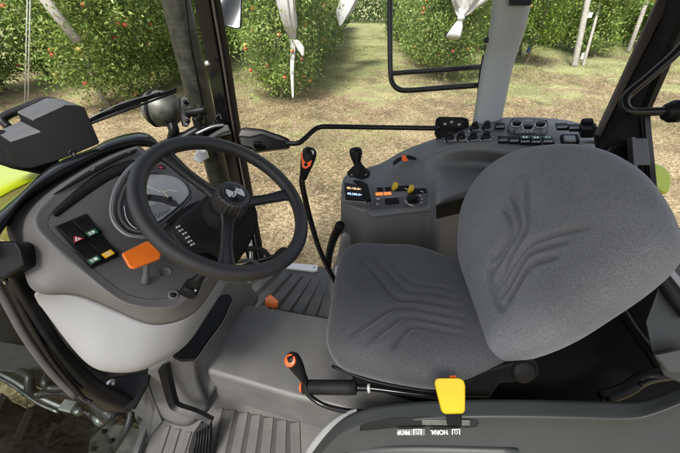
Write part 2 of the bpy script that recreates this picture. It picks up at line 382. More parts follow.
def nmask(thr, s=.9, flip=False):
    ph = rng.random(6)*6
    def f(x, y):
        q = np.sin(x*s+ph[0]+np.sin(y*s*.7+ph[1]))+np.sin(y*s*1.3+ph[2]+np.sin(x*s*1.9+ph[3]))+.7*np.sin(x*s*3.1+ph[4])*np.sin(y*s*2.7+ph[5])
        q = q+rng.normal(size=len(x))*.5+np.clip((y-7)/6, 0, 1)*1.3
        return q > thr if not flip else q < thr
    return f
blades('dry_grass', 300000, (-13, 16), (1.2, 15), .07, .006, 'hay', 'dry straw coloured mown grass lying on the headland', mask=nmask(.55, s=1.5, flip=True))
blades('green_grass', 170000, (-15, 19), (1.6, 22), .05, .006, 'grass_green', 'short green grass growing in patches and along the orchard aisles', flatn=.9, mask=nmask(1.05))
# ------------------------------------------------------------------ apple trees
def crown_mesh(n, leaf, seed, wx=.62, wy=.62, z0=.35, z1=3.3, m='leaf', nc=95, tight=.17):
    r = np.random.default_rng(seed)
    c = []
    while len(c) < nc:
        z = z0+(z1-z0)*r.random(); k = .75+.35*math.sin((z-z0)/(z1-z0)*math.pi); x, y = r.uniform(-1, 1, 2)
        if x*x+y*y < 1: c.append((x*wx*k*1.15, y*wy*k*1.1, z))
    c = np.array(c); idx = r.integers(0, nc, n); sc = tight*(.6+r.random(nc))
    P = c[idx]+r.normal(size=(n, 3))*sc[idx][:, None]*np.array([1, 1, .85])
    P[:, 2] = np.maximum(P[:, 2], .12)
    d = unit(r.normal(size=(n, 3))+np.array([0, 0, -.25])); w = unit(np.cross(d, r.normal(size=(n, 3))+np.array([0, 0, .8])))
    L_ = leaf*(.6+.8*r.random(n))
    return quads('_mesh', P, d*(L_/2)[:, None], w*(L_*.25)[:, None], m), c
def trunk_mesh(seed):
    r = random.Random(seed); parts = []
    lean = r.uniform(-.12, .12)
    parts.append(tubedata([(0, 0, -.05), (lean*.3, .02, .6), (lean, -.02, 1.4), (lean*.6, .02, 3.0)], [.05, .038, .03, .012], res=7, n=4))
    for i in range(9):
        z = .5+i*.28; a = r.uniform(0, 6.28); l = r.uniform(.45, .8)
        parts.append(tubedata([(lean*.5, 0, z), (lean*.5+math.cos(a)*l*.5, math.sin(a)*l*.5, z+.12), (lean*.5+math.cos(a)*l, math.sin(a)*l, z+.1)], [.016, .011, .004], res=5, n=3))
    vs = []; fs = []
    for v, f in parts:
        k = len(vs); vs += list(v); fs += [tuple(i+k for i in q) for q in f]
    me = bpy.data.meshes.new('trunk'); me.from_pydata([tuple(v) for v in vs], [], fs); me.materials.append(M['bark']); me.shade_smooth(); return me
NEAR = [crown_mesh(21000, .064, 100+i, m='leaf', nc=120, tight=.17) for i in range(3)]
NEARB = [crown_mesh(15000, .075, 120+i, m='leaf_bright', z0=.75) for i in range(2)]
MIDC = [crown_mesh(9000, .10, 140+i, m='leaf') for i in range(3)]
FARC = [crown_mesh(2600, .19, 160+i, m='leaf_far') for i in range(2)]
TR = [trunk_mesh(i) for i in range(4)]
def apple_me(mn):
    bm = bmesh.new(); bmesh.ops.create_icosphere(bm, subdivisions=2, radius=.042)
    for v in bm.verts:
        r = math.hypot(v.co.x, v.co.y)
        v.co.z *= .9; v.co.z -= .010*math.exp(-(r/.012)**2)*(1 if v.co.z > 0 else -.6)
    me = bpy.data.meshes.new('apple'); bm.to_mesh(me); bm.free(); me.materials.append(M[mn]); me.shade_smooth(); return me
AP = [apple_me('apple_red'), apple_me('apple_pink'), apple_me('apple_yellow')]
ORD = ['first', 'second', 'third', 'fourth', 'fifth', 'sixth', 'seventh', 'eighth', 'ninth', 'tenth', 'eleventh', 'twelfth', 'thirteenth', 'fourteenth', 'fifteenth', 'sixteenth', 'seventeenth', 'eighteenth']
ROWS = [(-8.5, 5.6, 10, 'at the far left', 30, 'n'), (-4.8, 7.0, 15, 'behind the wiper', 60, 'n'), (-1.25, 7.9, 16, 'with the thin white net', 60, 'n'),
        (2.95, 9.7, 15, 'with the knotted net', 46, 'n'), (6.2, 12.2, 12, 'right of the grey pillar', 22, 'b'), (9.8, 14.2, 9, 'behind the tagged post', 8, 'm'), (13.6, 16.2, 7, 'at the far right', 6, 'm')]
SLOPE = .053
for ri, (x8, y0, n, where, nap, kind) in enumerate(ROWS):
    for k in range(n):
        y = y0+k*(1.05 if k < 6 else 1.25)+random.uniform(-.1, .1)
        if k >= 6: y = y0+6*1.05+(k-6)*1.5
        x = x8+SLOPE*(y-8)+random.uniform(-.12, .12)
        root = empty('apple_tree', (x, y, gh(x, y)), f'{ORD[k]} apple tree from the near end of the row {where}', 'tree', 'apple trees in the orchard rows')
        root.rotation_euler.z = random.uniform(0, 6.28)
        if k < 3: cm, cc = (NEARB if kind == 'b' else NEAR if kind == 'n' else MIDC)[random.randrange(2 if kind == 'b' else 3)]
        elif k < 8: cm, cc = MIDC[random.randrange(3)]
        else: cm, cc = FARC[random.randrange(2)]
        tr = bpy.data.objects.new('trunk', TR[random.randrange(4)]); COL.objects.link(tr); tr.parent = root
        cr_ = bpy.data.objects.new('crown', cm); COL.objects.link(cr_); cr_.parent = root
        s = random.uniform(.92, 1.08); cr_.scale = (s, s, s)
        na = nap if k < 2 else nap//2 if k < 4 else 0
        for q in range(na):
            c = cc[random.randrange(len(cc))]; rr = math.hypot(c[0], c[1])+1e-6
            if c[2] > 2.7: continue
            p = V((c[0]*(1+.30/rr*.6), c[1]*(1+.30/rr*.6), c[2]+random.uniform(-.15, .1)))
            a = bpy.data.objects.new('apple', AP[random.choices((0, 1, 2), (5, 4, 2) if kind != 'b' else (0, 1, 6))[0]]); COL.objects.link(a)
            a.parent = root; a.location = p; a.rotation_euler = (random.uniform(-.5, .5), random.uniform(-.5, .5), 0)
# wall of far trees closing the aisles
n = 42000; P = np.c_[rng.uniform(-45, 60, n), rng.uniform(28, 33, n), GZ+.1+rng.random(n)*4.2]
P[:, 1] += np.where(np.abs(P[:, 0]-2)<4, 6, 0)
d = unit(rng.normal(size=(n, 3))); w = unit(np.cross(d, rng.normal(size=(n, 3))))
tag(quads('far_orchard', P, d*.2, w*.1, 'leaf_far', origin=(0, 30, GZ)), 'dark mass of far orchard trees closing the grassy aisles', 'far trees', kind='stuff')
# posts, nets
def post(a, b_, r, lab, m='post'):
    return tag(tube('support_post', [a, b_], r, m, res=10, smooth=False), lab, 'post', 'orchard support posts')
def ground_at(px, py): return Z(px, py, GZ)
def net(lab, pts, rs, seed, folds=5, fr=.18):
    r = random.Random(seed); P = cat_rom(pts, 10); K = len(P); res = 40; vs = []; fs = []
    for i, p in enumerate(P):
        u = i/(K-1)*(len(rs)-1); a = min(int(u), len(rs)-2); rr = rs[a]+(rs[a+1]-rs[a])*(u-a)
        for j in range(res):
            t = 2*math.pi*j/res; q = rr*(1+fr*math.sin(folds*t+.6*math.sin(i*.15))+.08*math.sin(11*t+i*.3))
            vs.append(p+V((math.cos(t)*q, math.sin(t)*q*.7, 0)))
    fs = [(i*res+j, i*res+(j+1) % res, (i+1)*res+(j+1) % res, (i+1)*res+j) for i in range(K-1) for j in range(res)]
    fs += [tuple(range(res)), tuple((K-1)*res+j for j in range(res))]
    return tag(obj('hail_net', vs, fs, 'netting'), lab, 'net', 'rolled hail nets')
tc_ = 6.55
n1 = net('long thin white net roll hanging down the end of the middle apple row', [T(280, -60, tc_-1), T(286, 0, tc_-.6), T(290, 25, tc_-.3), T(293, 42, tc_), T(292, 70, tc_), T(293, 98, tc_+.1)], [.20, .14, .11, .05, .03, .016], 3, folds=8, fr=.28)
lp = [T(292.5, 40, tc_), T(297, 43, tc_-.05), T(301, 49, tc_-.08), T(303, 56, tc_-.08)]
v_, f_ = tubedata(lp, [.02, .06, .075, .02], res=10, n=6); obj('net_knot', v_, f_, 'netting', n1)
net('white net draped over the back of the middle row beside the aisle', [T(356, -40, 9), T(350, -5, 9), T(344, 12, 9), T(340, 26, 9)], [.5, .26, .2, .03], 5)
n2 = net('white net bundle gathered into a knot on the row left of the grey pillar', [T(480, -50, 7.2), T(474, -12, 7.2), T(466, 8, 7.3), T(461, 17, 7.3), T(460, 20, 7.3)], [.75, .5, .2, .05, .05], 8, folds=7, fr=.3)
lathe('net_knot', T(461, 18, 7.25), UP, [(0, -.07), (.06, -.05), (.09, 0), (.06, .05), (0, .07)], 'netting', n2, res=14)
v_, f_ = tubedata([T(460, 20, 7.3), T(457, 28, 7.3), T(453, 37, 7.3)], [.05, .13, .17], res=16, n=6, flat=.6); obj('net_tail', v_, f_, 'netting', n2)
post(T(78, 42, 5.3), T(36, -12, 4.9), .075, 'thick pale post leaning into the leaves at upper left')
post(ground_at(106, 104), T(84, 58, 6.9), .06, 'weathered post half hidden at the foot of the left apple row')
post(ground_at(574, 67), T(596, -40, 11.6), .10, 'white net wrapped post with tags at the row end right of the grey pillar')
post(ground_at(583, 66), T(612, -40, 12.6), .05, 'thin post leaning beside the white tagged post')
post(ground_at(628, 52), T(655, -20, 13.6), .09, 'pale post at upper right, next to the rear window frame')
post(ground_at(520, 56), T(528, -20, 12.4), .05, 'thin dark post just right of the grey pillar', 'bark')
for a, b_, lab in (((104/3.78, -5), (94/3.78, 104), 'left one of two thin pale wires hanging before the left row'), ((30.5, -5), (28, 106), 'right one of two thin pale wires hanging before the left row')):
    tag(tube('hanging_wire', [T(*a, 4.6), T(*b_, 6.0)], .008, 'netting', res=6, smooth=False), lab, 'wire', 'hanging wires')
tag(box('post_tag', T(590, 15, 11.7), (1, 0, 0), (0, 0, 1), (0, 1, 0), .17, .17, .01, 'white', bw=.002), 'white square tag on the upper part of the wrapped post', 'tag', 'tags on the orchard post')
tag(box('post_tag', T(583, 56, 12.0), (1, 0, 0), (0, 0, 1), (0, 1, 0), .15, .22, .01, 'white', bw=.002), 'white tag near the foot of the wrapped post', 'tag', 'tags on the orchard post')
tag(tube('tree_tie', [T(527, 52, 12), T(530, 46, 12), T(528, 40, 12)], .05, 'blue_tag', res=8), 'blue tie around a trunk just right of the grey pillar', 'tie')
# ================================================================== THE TRACTOR
TRAC = empty('tractor', (0, .8, GZ), 'lime green compact tractor seen from its open left cab door, grey cab with velour seat', 'tractor')
# ---- steering wheel
Cw = CAM+V((-.251, .629, -.381)); nw = V((.548, -.179, .817)).normalized()
SW = empty('steering_wheel', Cw, parent=TRAC)
def W(px, py, off=0): return PL(px, py, Cw+nw*off, nw)
uw = (W(310, 205)-Cw).normalized(); vw = nw.cross(uw)
ring = [Cw+(uw*math.cos(a)+vw*math.sin(a))*.183 for a in [2*math.pi*i/72 for i in range(72)]]
v_, f_ = tubedata(ring, .0168, res=20, n=1, closed=True, updir=nw); obj('rim', v_, f_, 'rim_leather', SW)
hubc = Cw+nw*.0
for (px, py) in ((161, 151), (301, 192), (226, 275)):
    e = W(px, py); dr = (e-Cw).normalized(); e = Cw+dr*.181; wd = nw.cross(dr)
    pts = [e+nw*.0, Cw+dr*.155-nw*.004, Cw+dr*.11-nw*.010, Cw+dr*.06-nw*.010, Cw+dr*.022-nw*.006]
    wdt = [.024, .0165, .0125, .0135, .022]; vs = []; fs = []
    P = cat_rom(pts, 6); K = len(P)
    prof = [(-1, .1), (-.82, .55), (-.55, .55), (-.42, .15), (.42, .15), (.55, .55), (.82, .55), (1, .1), (.85, -.6), (-.85, -.6)]
    for i, p in enumerate(P):
        u = i/(K-1)*4; a = min(int(u), 3); w_ = wdt[a]+(wdt[a+1]-wdt[a])*(u-a)
        for (x, y) in prof: vs.append(p+wd*x*w_+nw*y*.013)
    k = len(prof)
    fs = [(i*k+j, i*k+(j+1) % k, (i+1)*k+(j+1) % k, (i+1)*k+j) for i in range(K-1) for j in range(k)]
    bev(obj('spoke', vs, fs, 'spoke', SW, smooth=False), .0012, 2, 25)
def rip(i, j): return 1 if i in (0, 1, 5, 6, 7, 8) else (1.0 if j % 4 < 2 else .93)
hub = lathe('hub', hubc, nw, [(.034, -.02), (.041, -.012), (.0415, -.004), (.041, .010), (.039, .024), (.0365, .029), (.028, .031), (.025, .0305), (0, .0305)], 'spoke', SW, res=96, ripple=rip)
ec = hubc+nw*.0312
emb = lathe('emblem', ec, nw, [(0.0225, 0), (.0225, .0012), (.0215, .0018), (0, .0018)], 'black_gloss', hub, res=40)
dgu = (W(243, 187)-W(231, 206)).normalized(); dgv = nw.cross(dgu)
en = ec+nw*.0019
def arcseg(a0, a1, r=.0212): return [(0, 0)]+[(r*math.cos(a0+(a1-a0)*i/10), r*math.sin(a0+(a1-a0)*i/10)) for i in range(11)]
for a0 in (math.radians(100), math.radians(-80)):
    flat('emblem_quarter', arcseg(a0, a0+math.radians(70)), en, dgu, dgv, 'alu', hub, .0003)
flat('emblem_band', [(-.0205, -.004), (.0205, -.004), (.0205, .004), (-.0205, .004)], en+nw*.0004, dgu, dgv, 'black_gloss', hub, .0003)
text('emblem_lettering', 'CLAAS', en+nw*.0011, dgu, dgv, .0105, 'white', hub, .0002, bold=.0003)
# ---- dashboard shell, nested outlines on tilted planes behind the wheel
nd = V((.50, -.20, .84)).normalized(); D0 = Cw-nd*.15
def D(px, py, off=0): return PL(px, py, D0+nd*off, nd)
DASH = empty('dashboard', D(130, 240), parent=TRAC)
def resample(pts, n):
    P = cat_rom([V((a, b_, 0)) for a, b_ in pts], 10); L_ = [0]
    for i in range(1, len(P)): L_.append(L_[-1]+(P[i]-P[i-1]).length)
    out = []; j = 0
    for i in range(n):
        s = L_[-1]*i/(n-1)
        while j < len(L_)-2 and L_[j+1] < s: j += 1
        q = (s-L_[j])/max(1e-9, L_[j+1]-L_[j]); p = P[j].lerp(P[j+1], min(1, q)); out.append((p.x, p.y))
    return out
NP = 30
crest = resample([(140, 146), (110, 158), (75, 178), (48, 200), (33, 221), (50, 241), (75, 263), (108, 292), (128, 304), (160, 308), (182, 303), (203, 283), (222, 262)], NP)
face_in = resample([(148, 152), (118, 165), (84, 188), (58, 208), (46, 222), (58, 238), (82, 258), (112, 284), (132, 296), (160, 299), (178, 294), (196, 277), (214, 258)], NP)
mid = resample([(118, 147), (90, 158), (55, 180), (22, 203), (5, 222), (8, 238), (22, 262), (33, 293), (75, 295), (112, 309), (148, 325), (174, 323), (192, 316), (204, 303), (222, 275)], NP)
# the curved face with a raised rim and a falling side
rows = [[D(x, y, -.006) for x, y in face_in], [D(x, y, -.003) for x, y in resample([(143, 149), (112, 161), (78, 184), (52, 205), (41, 222), (55, 240), (79, 261), (110, 288), (130, 300), (160, 304), (180, 299), (200, 280), (218, 260)], NP)],
        [D(x, y, .002) for x, y in crest], [D(a+(c-a)*.15, b_+(d_-b_)*.15, -.004) for (a, b_), (c, d_) in zip(crest, mid)], [D(x, y, -.05) for x, y in mid]]
loft('dash_rim', rows, 'dash_side', DASH, .005, 2, crease={2: .35})
f0 = face_in+[(214, 240), (205, 200), (185, 165)]
k = len(f0); o = obj('dash_face', [D(x, y, -.006) for x, y in f0], [tuple(range(k))], 'dash', DASH, smooth=False); solid(o, .004)
if o.data.polygons[0].normal.dot(nd) < 0: o.data.flip_normals()
# pale lower panel
mid2 = resample([(33, 293), (75, 295), (112, 309), (148, 325), (174, 323), (192, 316), (204, 303), (222, 275)], 16)
low = resample([(40, 307), (62, 341), (88, 372), (112, 378), (140, 376), (164, 364), (186, 349), (206, 318), (220, 297), (227, 284)], 16)
lo1 = [((a*.75+c*.25), (b_*.75+d_*.25)) for (a, b_), (c, d_) in zip(mid2, low)]
lo2 = [((a*.35+c*.65), (b_*.35+d_*.65)) for (a, b_), (c, d_) in zip(mid2, low)]
rows = [[D(x, y, -.0505) for x, y in mid2], [D(x, y, -.068) for x, y in lo1], [D(x, y, -.098) for x, y in lo2], [D(x, y, -.130) for x, y in low], [D(x+4, y-10, -.22) for x, y in low]]
loft('lower_cover', rows, 'dash_light', DASH, .004, 2, crease={0: .8}, label='pale grey lower dashboard cover')
# styling crease on the pale cover
bpy.context.view_layer.update(); cov = [o for o in DASH.children if o.name.startswith('lower_cover')][0]; ev = cov.evaluated_get(bpy.context.evaluated_depsgraph_get())
def on_cover(px, py, lift=0):
    mi_ = cov.matrix_world.inverted(); ok_, l_, n_, f_ = ev.ray_cast(mi_ @ CAM, ray(px, py).normalized()); return cov.matrix_world @ l_-ray(px, py).normalized()*lift
# black gasket sweeping along the windscreen foot
top = resample([(-20, 225), (0, 209), (20, 192), (40, 174), (61, 160), (93, 147.5), (107, 139.5), (125, 134), (139, 131.5), (149, 133), (158, 142), (166, 150)], 20)
bot = resample([(-20, 262), (0, 236), (20, 206), (40, 191), (75, 171), (100, 157.5), (126, 149), (146, 146.5), (160, 150), (172, 158)], 20)
loft('windscreen_sill', [[D(x, y, -.07) for x, y in top], [D(x, y, -.014) for x, y in top], [D(x, y, .004) for x, y in [((a+c)/2, (b_+d_)/2-1) for (a, b_), (c, d_) in zip(top, bot)]], [D(x, y, -.004) for x, y in bot], [D(x, y, -.05) for x, y in bot]], 'black_gloss', DASH, .008, 2)
# vent strip and slots
loft('air_vent', [[D(x, y, .0035) for x, y in resample([(50, 196), (90, 170), (124, 153), (138, 148)], 12)], [D(x, y, .0035) for x, y in resample([(63, 190), (95, 172), (124, 157), (137, 152)], 12)]], 'black_matt', DASH, .003, 1)
for px, py in ((92, 168), (128, 150.5)): box('vent_clip', D(px, py+1, .004), D(px+4, py-3)-D(px, py), nd, (D(px+4, py-3)-D(px, py)).cross(nd), .009, .004, .010, 'dash', DASH, .001)
loft('dash_step', [[D(x, y, -.003) for x, y in resample([(52, 211), (85, 182), (110, 167), (136, 158)], 12)], [D(x, y, .004) for x, y in resample([(53, 214), (88, 188), (113, 173), (135, 167)], 12)], [D(x, y, -.006) for x, y in resample([(56, 218), (92, 192), (116, 177), (135, 171)], 12)]], 'black_matt', DASH, .003, 2)
# ---- instrument cluster

ringpts = [(150, 156), (132, 166), (118, 184), (111.5, 205), (114, 222), (126, 234), (142, 237), (160, 236)]
tube('bezel', [D(x, y, .004) for x, y in ringpts], .0048, 'chrome_ring', DASH, res=12)
tube('bezel', [D(x, y, -.001) for x, y in [(150, 165), (136, 172), (125, 187), (119, 205), (121, 219), (130, 229), (144, 232), (158, 231)]], .0035, 'dash', DASH, res=10)
def smo(pts, n=5): return [tuple(q)[:2] for q in cat_rom([V((a_, b_, 0)) for a_, b_ in pts], n, closed=True)]
g0 = [(150, 160), (135, 168), (124, 184), (117, 204), (119, 220), (130, 231), (147, 233), (165, 226), (178, 210), (190, 196), (186, 184), (172, 176), (158, 172)]
prism('gauge_dial', [D(x, y, -.002) for x, y in smo(g0)], nd, .006, 'gauge_dark', DASH, .001)
prism('gauge_dial', [D(x, y, .001) for x, y in smo([(147, 177), (157, 174.5), (170, 175.5), (182, 181), (188.5, 190), (187, 197), (178, 206), (160, 220), (148, 222), (142, 200)])], nd, .003, 'gauge_face', DASH, .001, label='gauge face behind the clear lens, its pale grey standing in for a reflection')
prism('gauge_display', [D(x, y, .0022) for x, y in [(149, 206), (157, 203), (167, 205), (171, 209), (158, 218), (151, 219)]], nd, .002, 'trim_light', DASH, .0006)
prism('gauge_bridge', [D(x, y, .004) for x, y in [(143, 195), (150, 194), (164, 196), (176, 201), (179, 205), (173, 206), (162, 202), (150, 200), (144, 202)]], nd, .004, 'gauge_dark', DASH, .001)
for i in range(7):
    a = D(147+i*2.1, 186+i*.9, .0018); box('gauge_tick', a, D(150, 190)-D(148, 187), D(152, 186)-D(148, 187), nd, .0065, .0018, .0008, 'white', DASH, 0)
for i in range(8):
    a = D(163+i*1.9, 190+abs(i-4)*.5, .0018); box('gauge_tick', a, D(150, 190)-D(148, 187), D(152, 186)-D(148, 187), nd, .003, .004, .0008, 'white', DASH, 0)
for px, py in ((148, 197), (170, 199)): lathe('needle_hub', D(px, py, .005), nd, [(.005, 0), (.005, .004), (0, .005)], 'black', DASH, res=16)
for i in range(5): box('display_line', D(151+i*4, 217-i*1.0-(4-i)*.2, .0035), D(160, 204)-D(157, 216), nd, (D(160, 204)-D(157, 216)).cross(nd), .016, .0008, .0008, 'gauge_dark', DASH, 0)
tube('needle', [D(170, 199, .006), D(163, 191, .006), D(158, 187, .006)], [.0012, .0009, .0005], 'ivory', DASH, res=6)
tube('gauge_arc', [D(x, y, .0005) for x, y in [(124, 206), (126, 217), (131, 225), (137, 229)]], .0011, 'alu', DASH, res=6)
sheet('gauge_lens', [D(x, y, .009) for x, y in smo([(146, 174.5), (158, 171.5), (172, 173), (184, 179.5), (191, 190), (189, 197), (180, 207), (160, 223), (146, 226), (140, 200)])], 'gauge_glass', DASH)
tube('lens_frame', [D(x, y, .007) for x, y in [(143, 175), (158, 170.5), (173, 172), (185.5, 178.5), (192.5, 190), (190, 198), (181, 208), (160, 225), (150, 231)]], .0022, 'dash', DASH, res=8)
prism('cluster_hood', [D(x, y, .012) for x, y in [(193, 176), (205, 190), (207, 203), (200, 208), (182, 216), (168, 224), (160, 232), (156, 230), (162, 226), (182, 209), (192, 198), (194, 189), (188, 180), (183, 175)]], nd, .022, 'dash', DASH, .003)
prism('cluster_recess', [D(x, y, .0145) for x, y in [(200, 200), (203, 204), (199, 209), (182, 217), (170, 224), (166, 222), (178, 211), (190, 204)]], nd, .006, 'black_matt', DASH, .001)
lathe('push_button', D(161.3, 167.7, -.005), nd, [(.0085, 0), (.0085, .003), (.0065, .004), (.006, .003), (0, .0035)], 'black', DASH, res=24)
lathe('warning_lamp', D(161.3, 167.7, -.002), nd, [(.0052, 0), (.0052, .002), (0, .0022)], 'red_mark', DASH, res=20)
lathe('blank_plug', D(165, 272.5, -.0065), nd, [(.0135, 0), (.0135, .0014), (.0120, .0014), (.0118, .0006), (0, .0008)], 'dash', DASH, res=32)
ig = lathe('ignition_lock', D(173.5, 295, -.006), nd, [(.0115, 0), (.0115, .003), (.008, .0045), (.006, .002), (0, .002)], 'dash_side', DASH, res=28)
lathe('key_slot', D(173.5, 295, -.003), nd, [(.0045, 0), (.0045, .003), (0, .0032)], 'black', ig, res=16)
# ---- rocker switches on the dash
def rocker(parent, c, u, v, n, su, sv, m='black', tilt=.18, name='rocker_switch', h=.007):
    u = V(u).normalized(); n = V(n).normalized(); v = n.cross(u).normalized()*(1 if n.cross(u).dot(V(v)) > 0 else -1)
    o = joinm(name, [boxd(V(c)+n*.001, u, v, n, su, sv, .004)], m, parent); bev(o, .0012, 2)
    vs = []; k = .86
    # the paddle: two slopes meeting at the middle
    for a in (-1, 1):
        for (y, z) in ((-.5, .0068+h*.35), (-.05, .004), (.5, .0042), (.5, .0), (-.5, .0)):
            vs.append(V(c)+u*a*su*k/2+v*y*sv*k+n*z)
    q = obj('paddle', vs, [(0, 1, 2, 3, 4), (9, 8, 7, 6, 5), (0, 5, 6, 1), (1, 6, 7, 2), (2, 7, 8, 3), (3, 8, 9, 4), (4, 9, 5, 0)], m, o, smooth=False); bev(q, .0008, 2)
    return o
ud = (D(115, 258)-D(83, 222)); u1 = (D(76, 210)-D(58, 220)); 
pl = [(56.5, 226), (87, 213.5), (119, 256), (91, 268)]
prism('switch_panel', [D(x, y, -.0035) for x, y in [(54.5, 226.5), (86.5, 213), (119.5, 256), (90.5, 269)]], nd, .004, 'black_matt', DASH, .0015)
def quad(u, v):   # bilinear on the panel
    a = V(pl[0]).lerp(V(pl[1]), u); b_ = V(pl[3]).lerp(V(pl[2]), u); r = a.lerp(b_, v); return r.x, r.y
UQ = (D(87, 213.5)-D(56.5, 226)).normalized(); VQ = (D(91, 268)-D(56.5, 226)).normalized()
sw_w = (D(87, 213.5)-D(56.5, 226)).length/2*.93; sw_h = (D(91, 268)-D(56.5, 226)).length/2*.93
for (iu, iv, mm, what) in ((0, 0, 'red_mark', 'tri'), (1, 0, 'green_mark', 'lamp'), (0, 1, 'green_mark', 'work'), (1, 1, 'yellow_mark', 'sq')):
    x, y = quad(.25+.5*iu, .25+.5*iv); c = D(x, y, -.003)
    r = rocker(DASH, c, UQ, -VQ, nd, sw_w, sw_h)
    x, y = quad(.25+.5*iu+.0, .25+.5*iv+.13); c2 = D(x, y, 0)
    uu = UQ; vv = -VQ; vv = (vv-uu*vv.dot(uu)).normalized()
    if uu.cross(vv).dot(nd) < 0: uu = -uu
    c2 = D(x, y, .0072)
    s = .0098
    flat('symbol_field', [(-s, -.0062), (s, -.0062), (s, .0062), (-s, .0062)] if what != 'tri' else [(-s*1.05, -.006), (s*1.05, -.006), (.0015, .0075), (-.0015, .0075)], c2, uu, vv, mm, r)
    c3 = c2+nd*.001
    if what == 'tri':
        flat('symbol', [(-.0055, -.0042), (.0055, -.0042), (0, .0048)], c3, uu, vv, 'white', r, .0003)
        flat('symbol', [(-.0022, -.0025), (.0022, -.0025), (0, .0015)], c3+nd*.0004, uu, vv, 'red_mark', r, .0003)
    elif what == 'lamp':
        flat('symbol', [(.001, -.0038)]+[(.001+.0048*math.cos(a), .0038*math.sin(a)) for a in [-1.2+.3*i for i in range(9)]]+[(.001, .0038)], c3, uu, vv, 'white', r, .0003)
        for i in range(4): flat('symbol', [(-.0065, .003-.002*i), (-.0005, .003-.002*i), (-.0005, .002-.002*i), (-.0065, .002-.002*i)], c3, uu, vv, 'white', r, .0003)
    elif what == 'work':
        flat('symbol', [(.0005, -.003), (.0065, -.003), (.0065, .003), (.0005, .0035)], c3, uu, vv, 'white', r, .0003)
        for i in range(3): flat('symbol', [(-.0068, .004-.003*i), (-.0008, .002-.002*i), (-.0008, .001-.002*i), (-.0068, .003-.003*i)], c3, uu, vv, 'white', r, .0003)
    else:
        for (a, b_, c_, d_) in ((-.005, -.004, .005, -.003), (-.005, .003, .005, .004), (-.005, -.004, -.004, .004), (.004, -.004, .005, .004), (-.001, -.003, .001, .003)):
            flat('symbol', [(a, b_), (c_, b_), (c_, d_), (a, d_)], c3, uu, vv, 'ivory', r, .0003)
# orange paddle lever
lev = prism('shuttle_lever_paddle', [D(x, y, .045) for x, y in [(121.5, 253), (146.5, 240.5), (151, 242), (157.5, 248), (161.5, 254), (160, 258), (134, 268), (129, 266.5)]], nd, .009, 'orange', TRAC, .0035, 4, label='orange paddle at the left of the steering wheel')
tube('lever_stem', [D(146, 263, .035), D(146, 274, .015), D(145, 282, -.004)], [.007, .006, .009], 'dash', lev)
# stalk
st = tube('stalk', [W(214, 262, -.07), W(201, 276, -.07), D(190, 288, .02)], [.008, .009, .0155], 'black', TRAC, res=20, smooth=False)
a = D(194, 283, .022); b_ = D(186, 297, .022)
lathe('stalk_knob', a, (b_-a), [(.010, -.004), (.0165, 0), (.0175, .010), (.0185, .026), (.0175, .030), (.012, .031), (0, .031)], 'black', st, res=32)
tv = (b_-a).normalized(); kc = PL(195.5, 290.5, a.lerp(b_, .5)+nd*.019, nd)
for ang in (90, 210, 330): flat('symbol', [(.0035*math.cos(math.radians(ang+q))*(1 if q == 0 else .45), .0035*math.sin(math.radians(ang+q))*(1 if q == 0 else .45)) for q in (-40, 0, 40)]+[(0, 0)], kc, UQ, nd.cross(UQ), 'white', st, .0004)
# ---- column shroud
SH = loft('column_shroud', [[W(x, y, o) for x, y, o in r] for r in [
    [(208, 192, -.03), (220, 190, -.02), (238, 194, -.02), (252, 200, -.03), (258, 212, -.04)],
    [(200, 203, -.055), (212, 205, -.03), (230, 212, -.028), (250, 214, -.04), (258, 224, -.06)],
    [(178, 217, -.075), (196, 222, -.058), (222, 232, -.05), (242, 232, -.06), (253, 238, -.08)],
    [(171, 226, -.085), (183, 235, -.066), (212, 240, -.06), (234, 246, -.07), (246, 250, -.09)],
    [(176, 238, -.09), (188, 248, -.075), (210, 248, -.07), (228, 258, -.08), (238, 262, -.1)],
    [(186, 248, -.10), (194, 250, -.10), (210, 252, -.1), (224, 264, -.11), (232, 268, -.12)]]], 'black_matt', TRAC, .004, 2)
lathe('column', Cw-nw*.13, nw, [(.062, 0), (.06, .03), (.052, .06), (.046, .10), (.036, .112)], 'black_matt', TRAC, res=40)
for i, (px, py) in enumerate([(176, 227.5), (179, 231), (182.5, 234), (185.5, 238), (188, 242), (190.5, 245)]):
    for dx, dy in ((0, 0), (2.4, -1.2)):
        c = W(px+dx+.8, py+dy, -.0635 if i > 1 else -.072); flat('shroud_mark', [(-.0018, -.0016), (.0018, -.0012), (.0012, .0018), (-.0016, .0012)], c, uw, vw, 'white', SH, .002)
# ---- black boot under the stalk
for i in range(4): tube('boot_fold', [D(186+i*4, 250+i*3.2, -.003+i*.002), D(199+i*4, 254+i*3, .004), D(214+i*3, 253+i*3, .0)], .0045, 'black', TRAC, res=8)
# ---- tunnel and floor
fl = .0
def Fz(px, py, z=0): return Z(px, py, z)
e1 = V((.262, -.083, 0)).normalized(); e2 = V((.14, .99, 0)).normalized()
tn = Z(204, 371, .17); 
TU = prism('transmission_tunnel', [Z(x, y, .17) for x, y in [(206, 371), (204, 358), (210, 345), (243.6, 303.7), (250, 304), (329.7, 317), (420, 330), (460, 440), (290, 396)]], UP, .20, 'tunnel', TRAC, .016, 5)
